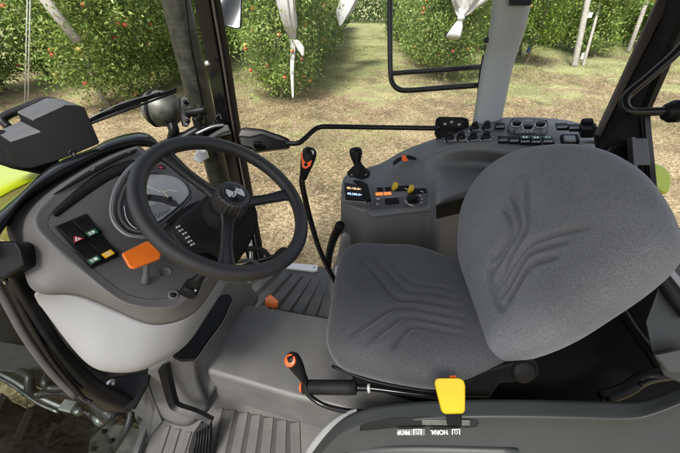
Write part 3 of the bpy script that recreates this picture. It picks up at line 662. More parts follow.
# front part of the tunnel rising into the console foot, with the slanted black slot
foot = [[(162, 366), (172, 352), (190, 332), (212, 300), (228, 276), (236, 268)],
        [(168, 372), (186, 366), (206, 345), (222, 318), (238, 290), (246, 278)],
        [(180, 392), (196, 384), (212, 362), (228, 332), (243, 305), (252, 290)],
        [(198, 407), (206, 402), (220, 384), (236, 345), (250, 312), (262, 297)]]
zz = [[.30, .32, .34, .34, .30, .28], [.22, .26, .27, .26, .24, .22], [.09, .13, .17, .17, .16, .14], [0, .02, .10, .12, .12, .06]]
loft('tunnel_front', [[Z(x, y, z) for (x, y), z in zip(r, q)] for r, q in zip(foot, zz)], 'tunnel', TRAC, .004, 2)
sl = [(214, 300), (220, 295), (227, 293.5), (231, 295.5), (232, 301), (222, 320), (208, 340), (198, 355), (193, 359), (180, 360), (172, 356), (184, 342), (202, 315)]
sf = prism('column_slot', [Z(x, y, .375) for x, y in sl], UP, .012, 'black', TRAC, .003)
tube('slot_edge', [Z(x, y, .377) for x, y in [(233.5, 299), (223.5, 321), (209.5, 341), (199, 356), (195, 360.5)]], .0022, 'tunnel', sf, res=8)
# left foot well wall (brownish grey), toward the door sill
loft('footwell_wall', [[Z(x, y, z) for x, y, z in r] for r in [
    [(146, 366, .33), (158, 362, .34), (176, 350, .36), (196, 336, .36)],
    [(149, 387, .21), (160, 385, .21), (180, 380, .22), (196, 372, .22)],
    [(156, 405, .10), (167, 404, .11), (184, 402, .10), (202, 392, .10)],
    [(162.5, 421, -.002), (177, 426, -.002), (192, 429, -.002), (214, 406, -.002)]]], 'tunnel', TRAC, .004, 2)
prism('footwell_panel', [Z(*q) for q in [(130, 392, .21), (140, 377, .275), (147.5, 374, .29), (149, 387, .215), (156, 405, .105), (162.5, 421, .004), (150, 437, .004), (139, 456, .004), (136, 453, .01), (149, 427, .02), (149, 420, .05), (130, 405, .14)]], V((.8, .3, .5)), .012, 'tunnel', TRAC, .003)
lathe('bolt', Z(140.5, 386, .205), V((.2, -.4, 1)), [(.007, -.004), (.007, .005), (.004, .007), (0, .007)], 'black', TRAC, res=6)
floor = prism('floor_mat', [Z(x, y, 0) for x, y in [(120, 470), (160, 418), (172, 421), (205, 400), (212, 380), (222, 300), (246, 258), (262, 258), (331, 268)]]+[V((.25, 1.30, 0)), V((.95, 1.10, 0)), V((.95, .2, 0))]+[Z(x, y, 0) for x, y in [(320, 520), (150, 520)]], UP, .03, 'floor', TRAC, .003)
# ribs of the mat: raised bars between grooves
ribs = []
def rib(a, b_, w0, w1, z=0):
    A = Z(*a, 0); B = Z(*b_, 0); d_ = (B-A).normalized(); s = V((-d_.y, d_.x, 0))
    vs = [A-s*w0/2, A+s*w0/2, B+s*w1/2, B-s*w1/2]; t = [v+UP*.0055 for v in [A-s*(w0-.006)/2+d_*.003, A+s*(w0-.006)/2+d_*.003, B+s*(w1-.006)/2-d_*.003, B-s*(w1-.006)/2-d_*.003]]
    ribs.append((vs+t, [(0, 1, 5, 4), (1, 2, 6, 5), (2, 3, 7, 6), (3, 0, 4, 7), (4, 5, 6, 7)]))
near_top = [(219, 408), (231, 410), (244, 412.5), (256.5, 415), (269, 417.5), (282, 420), (295, 422.5)]
near_bot = [(194, 500), (210, 500), (227, 500), (244, 500), (261, 500), (279, 500), (297, 500)]
for i in range(7): rib(near_bot[i], near_top[i], .036, .036)
for a, b_ in (((143, 500), (168, 426)), ((156, 500), (178, 429)), ((168, 500), (189, 432))): rib(a, b_, .024, .024)
ft = [(263, 268), (275, 271), (287, 273), (298, 275.5), (308, 277.5), (317, 279), (325, 281), (332, 284)]
fb = [(226, 297), (241, 301), (255, 306), (270, 308), (284, 311), (297, 313.5), (310, 316), (323, 318)]
for i in range(8): rib(fb[i], ft[i], .052, .050)
for v_, f_ in ribs: obj('mat_rib', v_, f_, 'floor', floor, smooth=False)
prism('mat_groove', [Z(x, y, .0016) for x, y in [(217.5, 407.5), (299, 422.5), (304, 500), (190, 500)]], UP, .004, 'groove', floor, 0)
prism('mat_groove', [Z(x, y, .0016) for x, y in [(262, 267.3), (334, 283.5), (327, 319), (223, 297.3)]], UP, .004, 'groove', floor, 0)
lathe('floor_plug', Z(246, 289, .0), UP, [(.028, 0), (.028, .008), (.022, .012), (0, .012)], 'black_matt', TRAC, res=30)
prism('sill_plate', [Z(x, y, .012) for x, y in [(288, 262.5), (318, 265), (317.5, 270), (314, 271), (285, 267.5)]], UP, .012, 'white', TRAC, .002)
lathe('bolt', Z(314, 267.5, .012), UP, [(.006, 0), (.006, .003), (0, .004)], 'metal', TRAC, res=6)
# ---- pedals
pd = tube('brake_pedal', [T(164, 366, .93), T(168, 383, .97), T(173, 401, 1.0), T(178, 407, 1.005), T(196, 413, 1.0), T(212, 421, .985)], [.019, .018, .017, .015, .014, .013], 'black', TRAC, res=4, n=5, flat=.45, updir=nd)
pd.data.shade_flat(); bev(pd, .002, 2)
pp = [T(x, y, 1.0) for x, y in [(200, 423), (211, 424), (211.5, 440), (207, 475), (186, 475), (188, 450), (193, 433)]]
pn = (pp[2]-pp[0]).cross(pp[5]-pp[0]).normalized(); pn = pn if pn.dot(CAM-pp[0]) > 0 else -pn
pad = prism('pedal_pad', pp, pn, .012, 'black_matt', pd, .003)
for i in range(6):
    a = i/5; tube('pad_ridge', [T(197+a*13, 425+(1-a)*8, .993), T(190+a*17.5, 470, .993)], .0026, 'black', pad, res=6, smooth=False)
pe = prism('accelerator_pedal', [T(x, y, 1.36) for x, y in [(265, 298), (270.5, 294.5), (278.5, 301), (277.5, 307.5), (275, 309), (265, 307)]], V((.1, -.7, .7)), .008, 'orange', TRAC, .003, 3, label='small orange pedal pad on the far foot well floor')
tube('pedal_stem', [T(271, 307, 1.37), T(268, 311, 1.40)], .006, 'black', pe, smooth=False)
# ---- levers
def knob(name, base, tip, r, m, parent, squash=.8):
    base, tip = V(base), V(tip); ax = tip-base; L_ = ax.length
    return lathe(name, base, ax, [(r*.42, -.004), (r*.5, 0), (r*.62, L_*.2), (r*.9, L_*.5), (r, L_*.72), (r*.9, L_*.88), (r*.55, L_*.98), (0, L_)], m, parent, res=32)
gl = tube('gear_lever', [T(303.5, 174, .93), T(302, 182, .93), T(305, 198, .96), (T(311, 222, 1.03)), T(319, 248, 1.10), T(329, 270, 1.15), T(340, 290, 1.18)], .0085, 'black_gloss', TRAC, res=16)
k_ = knob('lever_knob', T(303, 178, .925), T(311, 147, .90), .0215, 'black', gl)
k_.scale = (1, 1, 1)
fn = (CAM-T(306, 160, .9)).normalized()
fc = prism('knob_face', [T(x, y, .893) for x, y in [(300.5, 153), (303, 151.5), (307.5, 152.5), (311, 156), (312, 161), (310.5, 166), (306, 169), (302.5, 168), (301.5, 161)]], fn, .012, 'orange_red', k_, .003, 3)
for x, y in ((305.5, 158.5), (305.8, 164.5)): lathe('knob_button', T(x, y, .8925), fn, [(.005, -.002), (.005, .001), (.003, .002), (0, .002)], 'black', k_, res=16)
lathe('knob_badge', T(311.8, 152.5, .8885), fn, [(.0065, -.004), (.0065, .001), (0, .0015)], 'alu', k_, res=20)
# low lever beside the seat
l2 = tube('range_lever', [T(304, 378, .80), T(306, 390, .80), T(312, 398, .80), T(326, 406, .79), T(348, 411, .77), T(370, 412, .76)], .0062, 'black_gloss', TRAC, res=14)
k2 = knob('lever_knob', T(305, 381, .80), T(290, 354, .775), .0185, 'black', l2)
fn2 = (T(283, 357, .76)-T(294, 363, .79)).normalized()+V((0, -.5, .4)); fn2.normalize()
lathe('knob_face', T(290.0, 360.5, .768), fn2, [(.0145, -.006), (.0145, .001), (.012, .0025), (0, .003)], 'orange_red', k2, res=28)
hb = tube('parking_brake', [T(303, 387, .815), T(312, 387, .81), T(345, 387.5, .79), T(356, 387.5, .785)], .0165, 'black_matt', TRAC, res=20, smooth=False)
# knurled grip
ru = (T(356, 387.5, .785)-T(303, 387, .815)); a0 = T(310, 387, .812)
for i in range(20): tube('grip_ring', [a0+ru*(.78*i/19), a0+ru*(.78*i/19+.016)], .0178, 'black', hb, res=20, smooth=False)
lathe('release_button', T(301.5, 387.3, .816), ru, [(.0, -.004), (.010, -.003), (.0125, .0), (.0125, .020), (.010, .022)], 'orange_red', hb, res=20)
tube('brake_rod', [T(356, 387.5, .785), T(373, 388.5, .78), T(400, 392, .765), T(440, 397, .75)], [.009, .0075, .006, .005], 'black_gloss', hb, res=12)
lathe('rod_clip', T(369, 388.3, .775), ru, [(.0100, -.003), (.0108, 0), (.0100, .003)], 'alu', hb, res=16)
# ---- seat
SEAT = empty('driver_seat', (.25, .63, 0), parent=TRAC)
zc = .50; cush = [(334, 357), (327, 342), (328, 322), (332, 296), (337, 270), (344, 253), (358, 247), (380, 248), (410, 249), (432, 255), (450, 262), (476, 270), (500, 300), (514, 340), (508, 372), (474, 381), (440, 385), (400, 380), (365, 372), (345, 366)]
crel = relief_from([([(350, 336), (372, 321), (396, 307), (425, 309), (464, 317)], 1), ([(366, 343), (387, 328), (405, 316), (430, 319), (465, 326)], 1), ([(390, 351), (404, 334), (416, 325), (440, 329), (464, 334)], 1),
                    ([(362, 260), (380, 280), (396, 297), (425, 300), (462, 307)], 1), ([(377, 260), (392, 277), (408, 290), (430, 292), (460, 298)], .8), ([(392, 261), (402, 274), (413, 283), (432, 285), (454, 289)], .7)], 2.6, .0125)
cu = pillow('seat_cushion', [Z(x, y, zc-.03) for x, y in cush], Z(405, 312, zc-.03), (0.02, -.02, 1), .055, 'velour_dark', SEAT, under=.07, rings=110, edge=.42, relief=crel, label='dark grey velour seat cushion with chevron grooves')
box('seat_base', (.24, .64, .37), EX, RY, UP, .42, .36, .12, 'black', SEAT, .02)
box('seat_base', (.24, .66, .13), EX, RY, UP, .34, .32, .26, 'black_matt', SEAT, .03)
bn = V((-.839, -.047, .543)).normalized(); bp0 = V((.337, .454, .474))
def B(px, py, off=0): return PL(px, py, bp0+bn*off, bn)
bo = [(492, 362), (487, 345), (480, 318), (471, 290), (462, 262), (461, 236), (465, 208), (477, 184), (496, 165), (522, 152), (552, 147), (585, 147), (617, 156), (645, 174), (666, 202), (678, 235), (671, 258), (640, 287), (602, 314), (562, 340), (532, 354), (508, 361)]
brel = relief_from([([(526, 170), (526, 200), (525, 226), (508, 256), (494, 287)], .9), ([(508, 190), (516, 208), (517, 226), (503, 250), (490, 275)], 1), ([(500, 205), (508, 216), (508, 232), (498, 248), (489, 262)], 1),
                    ([(489, 262), (489, 280), (494, 298), (502, 311)], 1), ([(570, 240), (545, 246), (526, 254), (512, 276), (498, 300)], 1), ([(558, 256), (540, 260), (528, 266), (516, 284), (502, 309)], 1), ([(590, 226), (560, 232), (528, 244), (510, 266), (496, 292)], .8),
([(565, 300), (600, 285)], .0)], 2.9, .015)
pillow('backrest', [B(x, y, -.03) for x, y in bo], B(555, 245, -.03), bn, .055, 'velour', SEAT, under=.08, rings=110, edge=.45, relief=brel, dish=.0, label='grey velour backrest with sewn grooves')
prism('seat_hinge', [T(x, y, .74) for x, y in [(460, 385), (463, 377), (492, 368), (530, 358), (538, 362), (540, 374), (534, 381), (500, 384), (490, 398), (456, 398)]], V((0, -.8, .6)), .05, 'black', SEAT, .006)
lathe('hinge_knob', T(523, 372, .735), V((0, -.8, .6)), [(.024, -.01), (.024, .004), (.02, .007), (0, .007)], 'black_matt', SEAT, res=30)
tube('seat_piping', [Z(x, y, zc-.06) for x, y in [(332, 366), (365, 379), (400, 387), (440, 392), (470, 389)]], .004, 'black', SEAT, res=8)
box('seat_belt_buckle', T(463, 264, 1.06), T(474, 259, 1.06)-T(452, 269, 1.06), UP, V((.3, 1, 0)), .085, .022, .016, 'black', SEAT, .004)
box('belt_strap', T(458, 266, 1.045), T(474, 259, 1.06)-T(452, 269, 1.06), UP, V((.3, 1, 0)), .05, .012, .016, 'alu', SEAT, .002)
box('height_handle', Z(337, 270, .36), V((0, 0, 1)), EX, RY, .03, .012, .02, 'alu', SEAT, .002)
# ---- right hand console (and the right side of the cab beyond it)
KD = 1.12
T0, Z0 = T, Z
def T(px, py, t): return CAM+ray(px, py)*t*KD
def Z(px, py, z):
    d_ = ray(px, py); return CAM+d_*((z-CAM.z)*KD/d_.z)
RC = empty('side_console', (.3, 1.0, 0), parent=TRAC)
def colm(r0, r1, r2, r3, foot):
    a = [Z(*q) for q in (r0, r1, r2, r3)]; Y = a[3].y
    return a+[YY(r3[0], r3[1]+4, Y-.001), V((YY(foot[0], 300, Y).x, Y+.03, 0))]
cols = [colm((342, 180, .66), (342, 184, .66), (341.5, 190, .655), (341, 199, .645), (340, 312)),
 colm((348, 171.5, .665), (351, 176, .66), (353, 186, .655), (352, 206, .635), (352, 312)),
 colm((378, 165.5, .67), (378, 171, .665), (376, 183, .655), (371, 212.5, .622), (371, 312)),
 colm((387.6, 160, .69), (389, 167, .68), (389, 182.5, .655), (385, 212, .622), (385, 312)),
 colm((398, 153, .705), (403, 162.5, .70), (403, 181.5, .655), (400, 210.8, .622), (400, 310)),
 colm((409.5, 148, .725), (415, 160, .715), (416, 181, .655), (416, 209, .622), (416, 310)),
 colm((420, 144, .74), (426, 156, .728), (429, 181, .657), (431.5, 207.5, .624), (431, 308)),
 colm((428, 141, .752), (432, 153, .742), (437, 169, .70), (435.5, 202, .68), (436, 305)),
 colm((449, 134, .775), (450, 149, .762), (450, 166, .69), (449, 196, .68), (450, 300)),
 colm((474, 122.5, .81), (476, 147, .775), (476, 163, .692), (478, 188, .69), (478, 295)),
 colm((503, 116.5, .83), (507, 152, .785), (507, 167, .70), (508, 184, .695), (508, 290)),
 colm((545, 117, .83), (550, 157, .79), (550, 170, .72), (552, 185, .71), (552, 290)),
 colm((582, 122, .825), (587, 158, .79), (588, 171, .72), (590, 186, .71), (590, 290)),
 colm((599, 132, .81), (603, 157, .79), (603, 172, .72), (604, 188, .71), (604, 290))]
rows = [[c[i] for c in cols] for i in range(6)]
loft('console_shell', rows, 'console', RC, .006, 2, crease={1: .8, 2: .5, 3: .8})
# raised pod housing the control panel
pod = [(365.5, 190), (371, 186), (400, 183.5), (428, 182), (432.5, 184.5), (433.5, 205), (430, 209.5), (400, 212.5), (373, 216), (367, 211), (362, 205)]
pA, pB, pC = Z(371, 210, .630), Z(428, 205.5, .630), Z(376, 187, .662)
pnn = (pB-pA).cross(pC-pA).normalized(); pnn = pnn if pnn.dot(CAM-pA) > 0 else -pnn
def Q(px, py, off=0): return PL(px, py, pA+pnn*off, pnn)
prism('control_pod', [Q(x, y, 0) for x, y in pod], pnn, .02, 'console', RC, .005, 4)
prism('control_panel', [Q(x, y, .003) for x, y in [(376, 187.5), (401, 185.5), (426, 184.5), (427.5, 204), (424, 206.5), (372, 210.5), (370.5, 208)]], pnn, .006, 'dirty_metal' if 0 else 'console', RC, .0015)
prism('panel_bezel', [Q(x, y, .0045) for x, y in [(373.5, 199), (426.5, 194.5), (427, 204), (424, 206), (372, 210), (370.5, 208)]], pnn, .004, 'box_top', RC, .001)
qu = (Q(425, 200)-Q(375, 204)).normalized(); qv = pnn.cross(qu); qv = qv if qv.dot(UP) > 0 else -qv
for px, py in ((380, 189.5), (388, 189)): box('push_switch', Q(px, py, .004), qu, qv, pnn, .020, .016, .005, 'black', RC, .0015)
for px, py in ((379.2, 193.9), (387.6, 193.5)):
    b_ = box('lit_indicator', Q(px, py, .004), qu, qv, pnn, .024, .011, .003, 'lamp_orange', RC, .001)
for (px, py, qx, qy) in ((396.5, 185.6, 401, 189), (412.5, 188.3, 417, 191.8)):
    hb_ = box('toggle_housing', Q(qx+1.5, qy-.5, .004), qu, qv, pnn, .052, .020, .010, 'black', RC, .003)
    prism('toggle_tip', [Q(px+x, py+y, .018) for x, y in [(-2.8, 1.5), (-1.5, -2.3), (1, -3), (2.8, -1.2), (2.2, 1.6), (-1.2, 2.8)]], pnn, .012, 'yellow', hb_, .002)
    box('switch_mark', Q(qx+4.5, qy-.2, .0098), qu+qv*-.6, qv, pnn, .010, .0018, .0006, 'white', hb_, 0)
box('toggle_wheel', Q(392, 201.3, .006), qu, qv, pnn, .044, .020, .012, 'black', RC, .005, 4)
box('switch_lip', Q(392, 197.2, .005), qu, qv, pnn, .048, .006, .006, 'chrome_ring', RC, .002)
lathe('dial_scale', Q(412.5, 199.8, .0045), pnn, [(.0265, 0), (.0265, .0008), (0, .0008)], 'chrome_ring', RC, res=40)
lathe('dial_scale', Q(412.5, 199.8, .0053), pnn, [(.0235, 0), (.0235, .0008), (0, .0008)], 'box_top', RC, res=40)
dk = lathe('rotary_dial', Q(412.5, 199.8, .0055), pnn, [(.018, 0), (.0175, .008), (.015, .010), (0, .010)], 'black', RC, res=32)
box('dial_grip', Q(412.5, 199.5, .018), qu*1+qv*.45, qv, pnn, .034, .012, .014, 'black', dk, .004)
for i in range(9):
    a = math.radians(-50+i*35); box('dial_tick', Q(412.5, 199.8, .0058)+(qu*math.cos(a)+qv*math.sin(a))*.0245, qu*math.cos(a)+qv*math.sin(a), qv, pnn, .005, .0016, .0005, 'white', RC, 0)
for px, py in ((378, 198.8), (377.5, 203.8)): box('panel_icon', Q(px, py, .0055), qu, qv, pnn, .011, .007, .0006, 'alu', RC, 0)
lathe('push_button', Q(377.3, 204.2, .005), pnn, [(.007, 0), (.007, .003), (0, .004)], 'chrome_ring', RC, res=20)
for px, py in ((420.5, 196), (422, 199), (421.5, 202.5)): box('panel_icon', Q(px, py, .0052), qu+qv*.5, qv, pnn, .006, .0025, .0006, 'white', RC, 0)
# display
dA, dB, dC = T(345, 197.5, 1.045), T(365, 199.5, 1.035), T(345, 183, 1.085)
dn = (dB-dA).cross(dC-dA).normalized(); dn = dn if dn.dot(CAM-dA) > 0 else -dn
def E_(px, py, off=0): return PL(px, py, dA+dn*off, dn)
dsp = prism('display', [E_(x, y, .004) for x, y in [(344.2, 182.2), (360, 185.4), (362.5, 187), (365.2, 199.8), (345.5, 198.4)]], dn, .02, 'black_gloss', RC, .0015)
prism('display_frame', [E_(x, y, -.004) for x, y in [(342.8, 180.8), (352, 176.5), (366, 181.5), (369, 185), (373.5, 200), (366, 202.5), (344, 200.5)]], dn, .02, 'console', RC, .003)
for k, (x0, y0) in enumerate(((357, 178.8), (360, 178.5))):
    prism('display_fin', [E_(x, y, .006-.003*k) for x, y in [(353+k*3.5, 179.5), (360+k*3, 181.0), (364.5+k*3, 184), (369+k*2.6, 199.5), (366.8+k*2.6, 201), (361.5+k*3, 185.5), (357+k*3, 182.4)]], dn, .012, 'black', dsp, .0015)
tu = (E_(364, 195)-E_(346, 193.0)).normalized(); tvv = dn.cross(tu); tvv = tvv if tvv.dot(UP) > 0 else -tvv
if tu.cross(tvv).dot(dn) < 0: tu = -tu
text('display_digits', '88,188.8>', E_(354, 188.6, .0052), tu, tvv, .0135, 'digit_orange', dsp, .0003, bold=.0003)
text('display_digits', '88,288.8>', E_(354.6, 194.3, .0052), tu, tvv, .0135, 'digit_blue', dsp, .0003, bold=.0003)
# joystick
jb = Z(358.5, 171, .672)
js = lathe('joystick', jb, V((-.05, -.05, 1)), [(.040, -.014), (.041, -.006), (.036, -.002), (.030, .0), (.031, .004), (.024, .007), (.025, .012), (.018, .015), (.0185, .020), (.013, .023), (.011, .034)], 'black_matt', RC, res=36)
for i in range(4):
    a = math.pi/4+i*math.pi/2; lathe('bolt', jb+V((math.cos(a)*.033, math.sin(a)*.033, -.004)), UP, [(.004, 0), (.004, .004), (0, .005)], 'metal', js, res=10)
kn = T(356, 154, 1.15)
lathe('joystick_knob', T(357.2, 164.5, 1.19), T(355.5, 147, 1.185)-T(357.2, 164.5, 1.19), [(.010, -.004), (.012, .0), (.017, .016), (.022, .032), (.0225, .044), (.018, .052), (.011, .055), (.010, .053), (0, .052)], 'black', js, res=32)
# hand throttle: dark arc slot and orange lever
sl_ = [T(392.5, 163.5, 1.16), T(396, 158.5, 1.163), T(402, 155, 1.165), (T(410, 154.5, 1.163)), T(416, 157.5, 1.155)]
loft('throttle_slot', [[T(x, y, t) for x, y, t in r] for r in [[(392, 163, 1.165), (396, 158.6, 1.17), (403, 155.4, 1.17), (410, 155.0, 1.165), (417, 157.5, 1.16)], [(393.5, 165.5, 1.158), (398, 161.2, 1.16), (404, 158.6, 1.162), (410, 158.6, 1.158), (416.5, 160.5, 1.152)]]], 'black', RC, .004, 2)
tube('throttle_lip', [T(x, y, t) for x, y, t in [(392, 159, 1.175), (397, 155.3, 1.178), (402.5, 153.2, 1.178), (409, 153.4, 1.172)]], .0022, 'chrome_ring', RC, res=8)
th = prism('throttle_lever', [T(x, y, 1.148) for x, y in [(401.5, 159), (402.4, 154.6), (406, 156), (408.3, 161), (403, 161.6)]], (CAM-T(404, 158, 1.15)), .014, 'orange_red', RC, .002)
# dark storage slot on the inner wall
sA, sB, sC = T(434, 203, 1.048), T(470, 197, 1.028), T(436, 218, 1.062)
prism('storage_slot', [YY(436.5, 206, .953), YY(476, 195, .995), YY(476, 209.5, .995), YY(437, 219, .953)], V((.5, -1, 0)), .004, 'black', RC, .001)
# switch ledge
gA, gB, gC = Z(450, 148, .766), Z(550, 156, .794), Z(503, 117.5, .833)
gn = (gB-gA).cross(gC-gA).normalized(); gn = gn if gn.dot(CAM-gA) > 0 else -gn
def G_(px, py, off=0): return PL(px, py, gA+gn*off, gn)
gu = (G_(540, 140)-G_(460, 140)).normalized(); gv = gn.cross(gu); gv = gv if gv.dot(UP) > 0 else -gv
for (px, py) in ((449.8, 137.3), (461, 136.8), (473, 136.8), (486, 136.3), (474.5, 127), (486.6, 126.3)):
    kb = lathe('rotary_knob', G_(px, py+2, -.006), gn, [(.016, 0), (.016, .008), (.0145, .0095), (.010, .010), (.0105, .022), (.0085, .026), (0, .026)], 'black', RC, res=28)
    lathe('knob_scale', G_(px+1.6, py+2.2, -.006), gn, [(.0185, 0), (.0185, .0066), (.016, .0072)], 'console', RC, res=28)
    box('knob_pointer', G_(px+.4, py-3, .018), gu*.3+gv, gu, gn, .020, .006, .010, 'black', kb, .002)
    box('knob_mark', G_(px+4.5, py+2.2, .0015), gv, gu, gn, .008, .002, .0006, 'white', kb, 0)
    box('knob_mark', G_(px-4.2, py+3.2, .0015), gu, gv, gn, .006, .003, .0006, 'alu', kb, 0)
def rock2(px, py, col=None, w_=.030, h_=.040):
    r = rocker(RC, G_(px, py, -.001), gu, gv, gn, w_, h_, h=.012)
    box('switch_lip', G_(px, py+.3, .0085), gu, gv, gn, w_*.82, .006, .004, 'chrome_ring', r, .001)
    if col:
        flat('symbol_field', [(-w_*.4, -.006), (w_*.4, -.006), (w_*.4, .008), (-w_*.4, .008)], G_(px, py-3.2, .0085), gu, gv, 'green_mark', r, .0015)
        for a in (-.006, .002):
            flat('symbol', [(a, -.003), (a+.005, -.003), (a+.005, .005), (a+.002, .006), (a, .005)] if col == 1 else [(a-.001, -.002), (a+.005, -.002), (a+.003, .004), (a, .004)], G_(px, py-3.2, .0105), gu, gv, 'white', r, .0004)
rock2(500, 126.5); rock2(503.2, 140); rock2(514, 140.5); rock2(525, 141.2, 1); rock2(536, 141.5, 1); rock2(548, 141.2, 2); rock2(562, 127, w_=.034); rock2(574.5, 128, w_=.034)
hp = [(510, 120), (513, 117.8), (526, 118), (540, 118.6), (547, 120), (549, 123), (548.5, 132), (546, 134.3), (538, 134.6), (534, 133), (524, 133), (519, 133.6), (511, 132.6), (507.5, 129)]
prism('heater_panel', [G_(x, y, .006) for x, y in hp], gn, .008, 'box_top', RC, .003)
prism('heater_face', [G_(528+(x-528)*.92, 126+(y-126)*.86, .0075) for x, y in hp], gn, .004, 'console', RC, .002)
for px, py in ((516.8, 124.2), (528, 127.6), (540.3, 125)):
    lathe('dial_scale', G_(px, py, .0078), gn, [(.0165, 0), (.0165, .0006), (.0150, .0008), (0, .0008)], 'white', RC, res=32)
    d_ = lathe('rotary_dial', G_(px, py, .008), gn, [(.0140, 0), (.0135, .007), (.011, .009), (0, .009)], 'black', RC, res=32)
    box('dial_grip', G_(px, py-.6, .02), gu*.9+gv*.25, gv, gn, .024, .009, .010, 'black', d_, .003)
box('panel_lettering', G_(528.5, 120.3, .0079), gu, gv, gn, .026, .0025, .0006, 'alu', RC, 0)
for px, py in ((523.5, 131.5), (527.5, 132), (531.5, 131.4)): box('panel_icon', G_(px, py, .0079), gu, gv, gn, .007, .004, .0006, 'white', RC, 0)
for px, py in ((512.5, 120), (546, 121), (514, 132), (540.5, 133)): lathe('bolt', G_(px, py, .006), gn, [(.0035, 0), (.0035, .003), (0, .003)], 'black', RC, res=10)
so = box('power_socket', G_(569.5, 139.5, .004), gu, gv, gn, .046, .038, .016, 'black_matt', RC, .004)
box('socket_flap', G_(569.5, 139, .014), gu, gv, gn, .030, .026, .010, 'chrome_ring', so, .003)
lv = box('hydraulic_lever', G_(587, 130, .010), gu, gv, gn, .036, .048, .03, 'black', RC, .006)
box('lever_cap', G_(587, 123.5, .026), gu, gv, gn, .030, .022, .018, 'black_matt', lv, .005)
box('lever_side', G_(592.5, 128, .02), gu, gv, gn, .012, .028, .018, 'black', lv, .004)
tube('console_lip', [G_(x, y, .003) for x, y in [(580, 146), (583, 142.5), (590, 142), (603, 143)]], .006, 'console', RC, res=10)
for o_ in RC.children:
    if o_.name.split('.')[0] in ('rotary_knob', 'rocker_switch', 'knob_scale', 'joystick', 'joystick_knob', 'rotary_dial', 'dial_scale', 'power_socket', 'hydraulic_lever', 'toggle_housing', 'toggle_wheel', 'knob_mark', 'lit_indicator', 'push_switch'):
        o_.scale = (1.2, 1.2, 1.2)
T, Z = T0, Z0
# light grey foot of the console in front of the seat
loft('console_foot', [[Z(x, y, z) for x, y, z in r] for r in [[(341, 232, .55), (340, 250, .42), (333, 268, .2), (328, 282, .1), (329, 305, .02)], [(352, 232, .5), (352, 256, .38), (350, 280, .2), (350, 295, .1), (350, 320, .0)]]], 'trim_light', RC, .005, 2)
tube('rear_arch_edge', [Z(340, 225, .50), Z(333, 240, .36), Z(329, 255, .2), Z(328, 266, .08)], .018, 'black', RC, res=10)
# ---- near side console with slot and yellow lever
NS = empty('near_console', Z(500, 430, 0), parent=TRAC)
tp = [(300, 470), (318, 444), (335, 424), (352, 412), (375, 405.5), (410, 402), (450, 400), (500, 399), (560, 400), (600, 401), (630, 402), (650, 399), (700, 378)]
def ti(x): return float(np.interp(x, [300, 352, 450, 560, 640, 700], [.80, .72, .66, .62, .60, .58]))
o5 = [(0, 0, .012), (0, 2.5, .0), (0, 8, -.010), (0, 14, -.021), (1, 17.5, -.026), (2, 23, -.023), (4, 34, -.021), (10, 70, -.02), (14, 110, -.01)]
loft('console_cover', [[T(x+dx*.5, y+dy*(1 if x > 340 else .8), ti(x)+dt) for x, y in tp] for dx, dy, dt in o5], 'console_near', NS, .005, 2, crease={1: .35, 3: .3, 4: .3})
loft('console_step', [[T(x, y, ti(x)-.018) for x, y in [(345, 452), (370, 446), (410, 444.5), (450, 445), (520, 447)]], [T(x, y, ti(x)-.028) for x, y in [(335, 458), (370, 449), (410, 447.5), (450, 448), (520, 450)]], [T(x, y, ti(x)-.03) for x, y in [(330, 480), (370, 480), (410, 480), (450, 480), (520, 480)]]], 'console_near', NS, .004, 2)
slp = [(359.5, 431), (360, 425.5), (370, 422), (395, 418), (430, 416.6), (470, 417.5), (477, 420), (479, 423), (477, 427), (468, 427.6), (430, 426.6), (395, 427.5), (372, 430)]
nn = (CAM-T(420, 420, .66)).normalized()
ss = prism('lever_slot', [T(x, y, ti(x)-.026) for x, y in slp], nn, .006, 'black_gloss', NS, .001)
prism('slot_insert', [T(x, y, ti(x)-.028) for x, y in [(422, 419.5), (470, 420), (470, 425.5), (422, 425)]], nn, .002, 'dirty_metal', ss, .0005)
yl = prism('pto_lever', [T(x, y, .575) for x, y in [(434.8, 384), (435, 379.5), (438.5, 378), (459, 377.8), (464, 380), (465.5, 386), (465.3, 410), (463.5, 413.5), (445, 414), (441.5, 411)]], nn, .020, 'yellow', NS, .0085, 6, label='yellow lever tab standing out of the near console slot')
prism('lever_stem', [T(x, y, .592) for x, y in [(446, 409), (462, 409), (462, 426), (447, 425)]], nn, .01, 'black', yl, .002)
box('red_tip', T(453, 377.8, .597), (1, 0, 0), (0, 0, 1), (0, 1, 0), .012, .006, .006, 'orange_red', NS, .001)
def ST(px, py): return T(px, py, ti(px)-.0325)
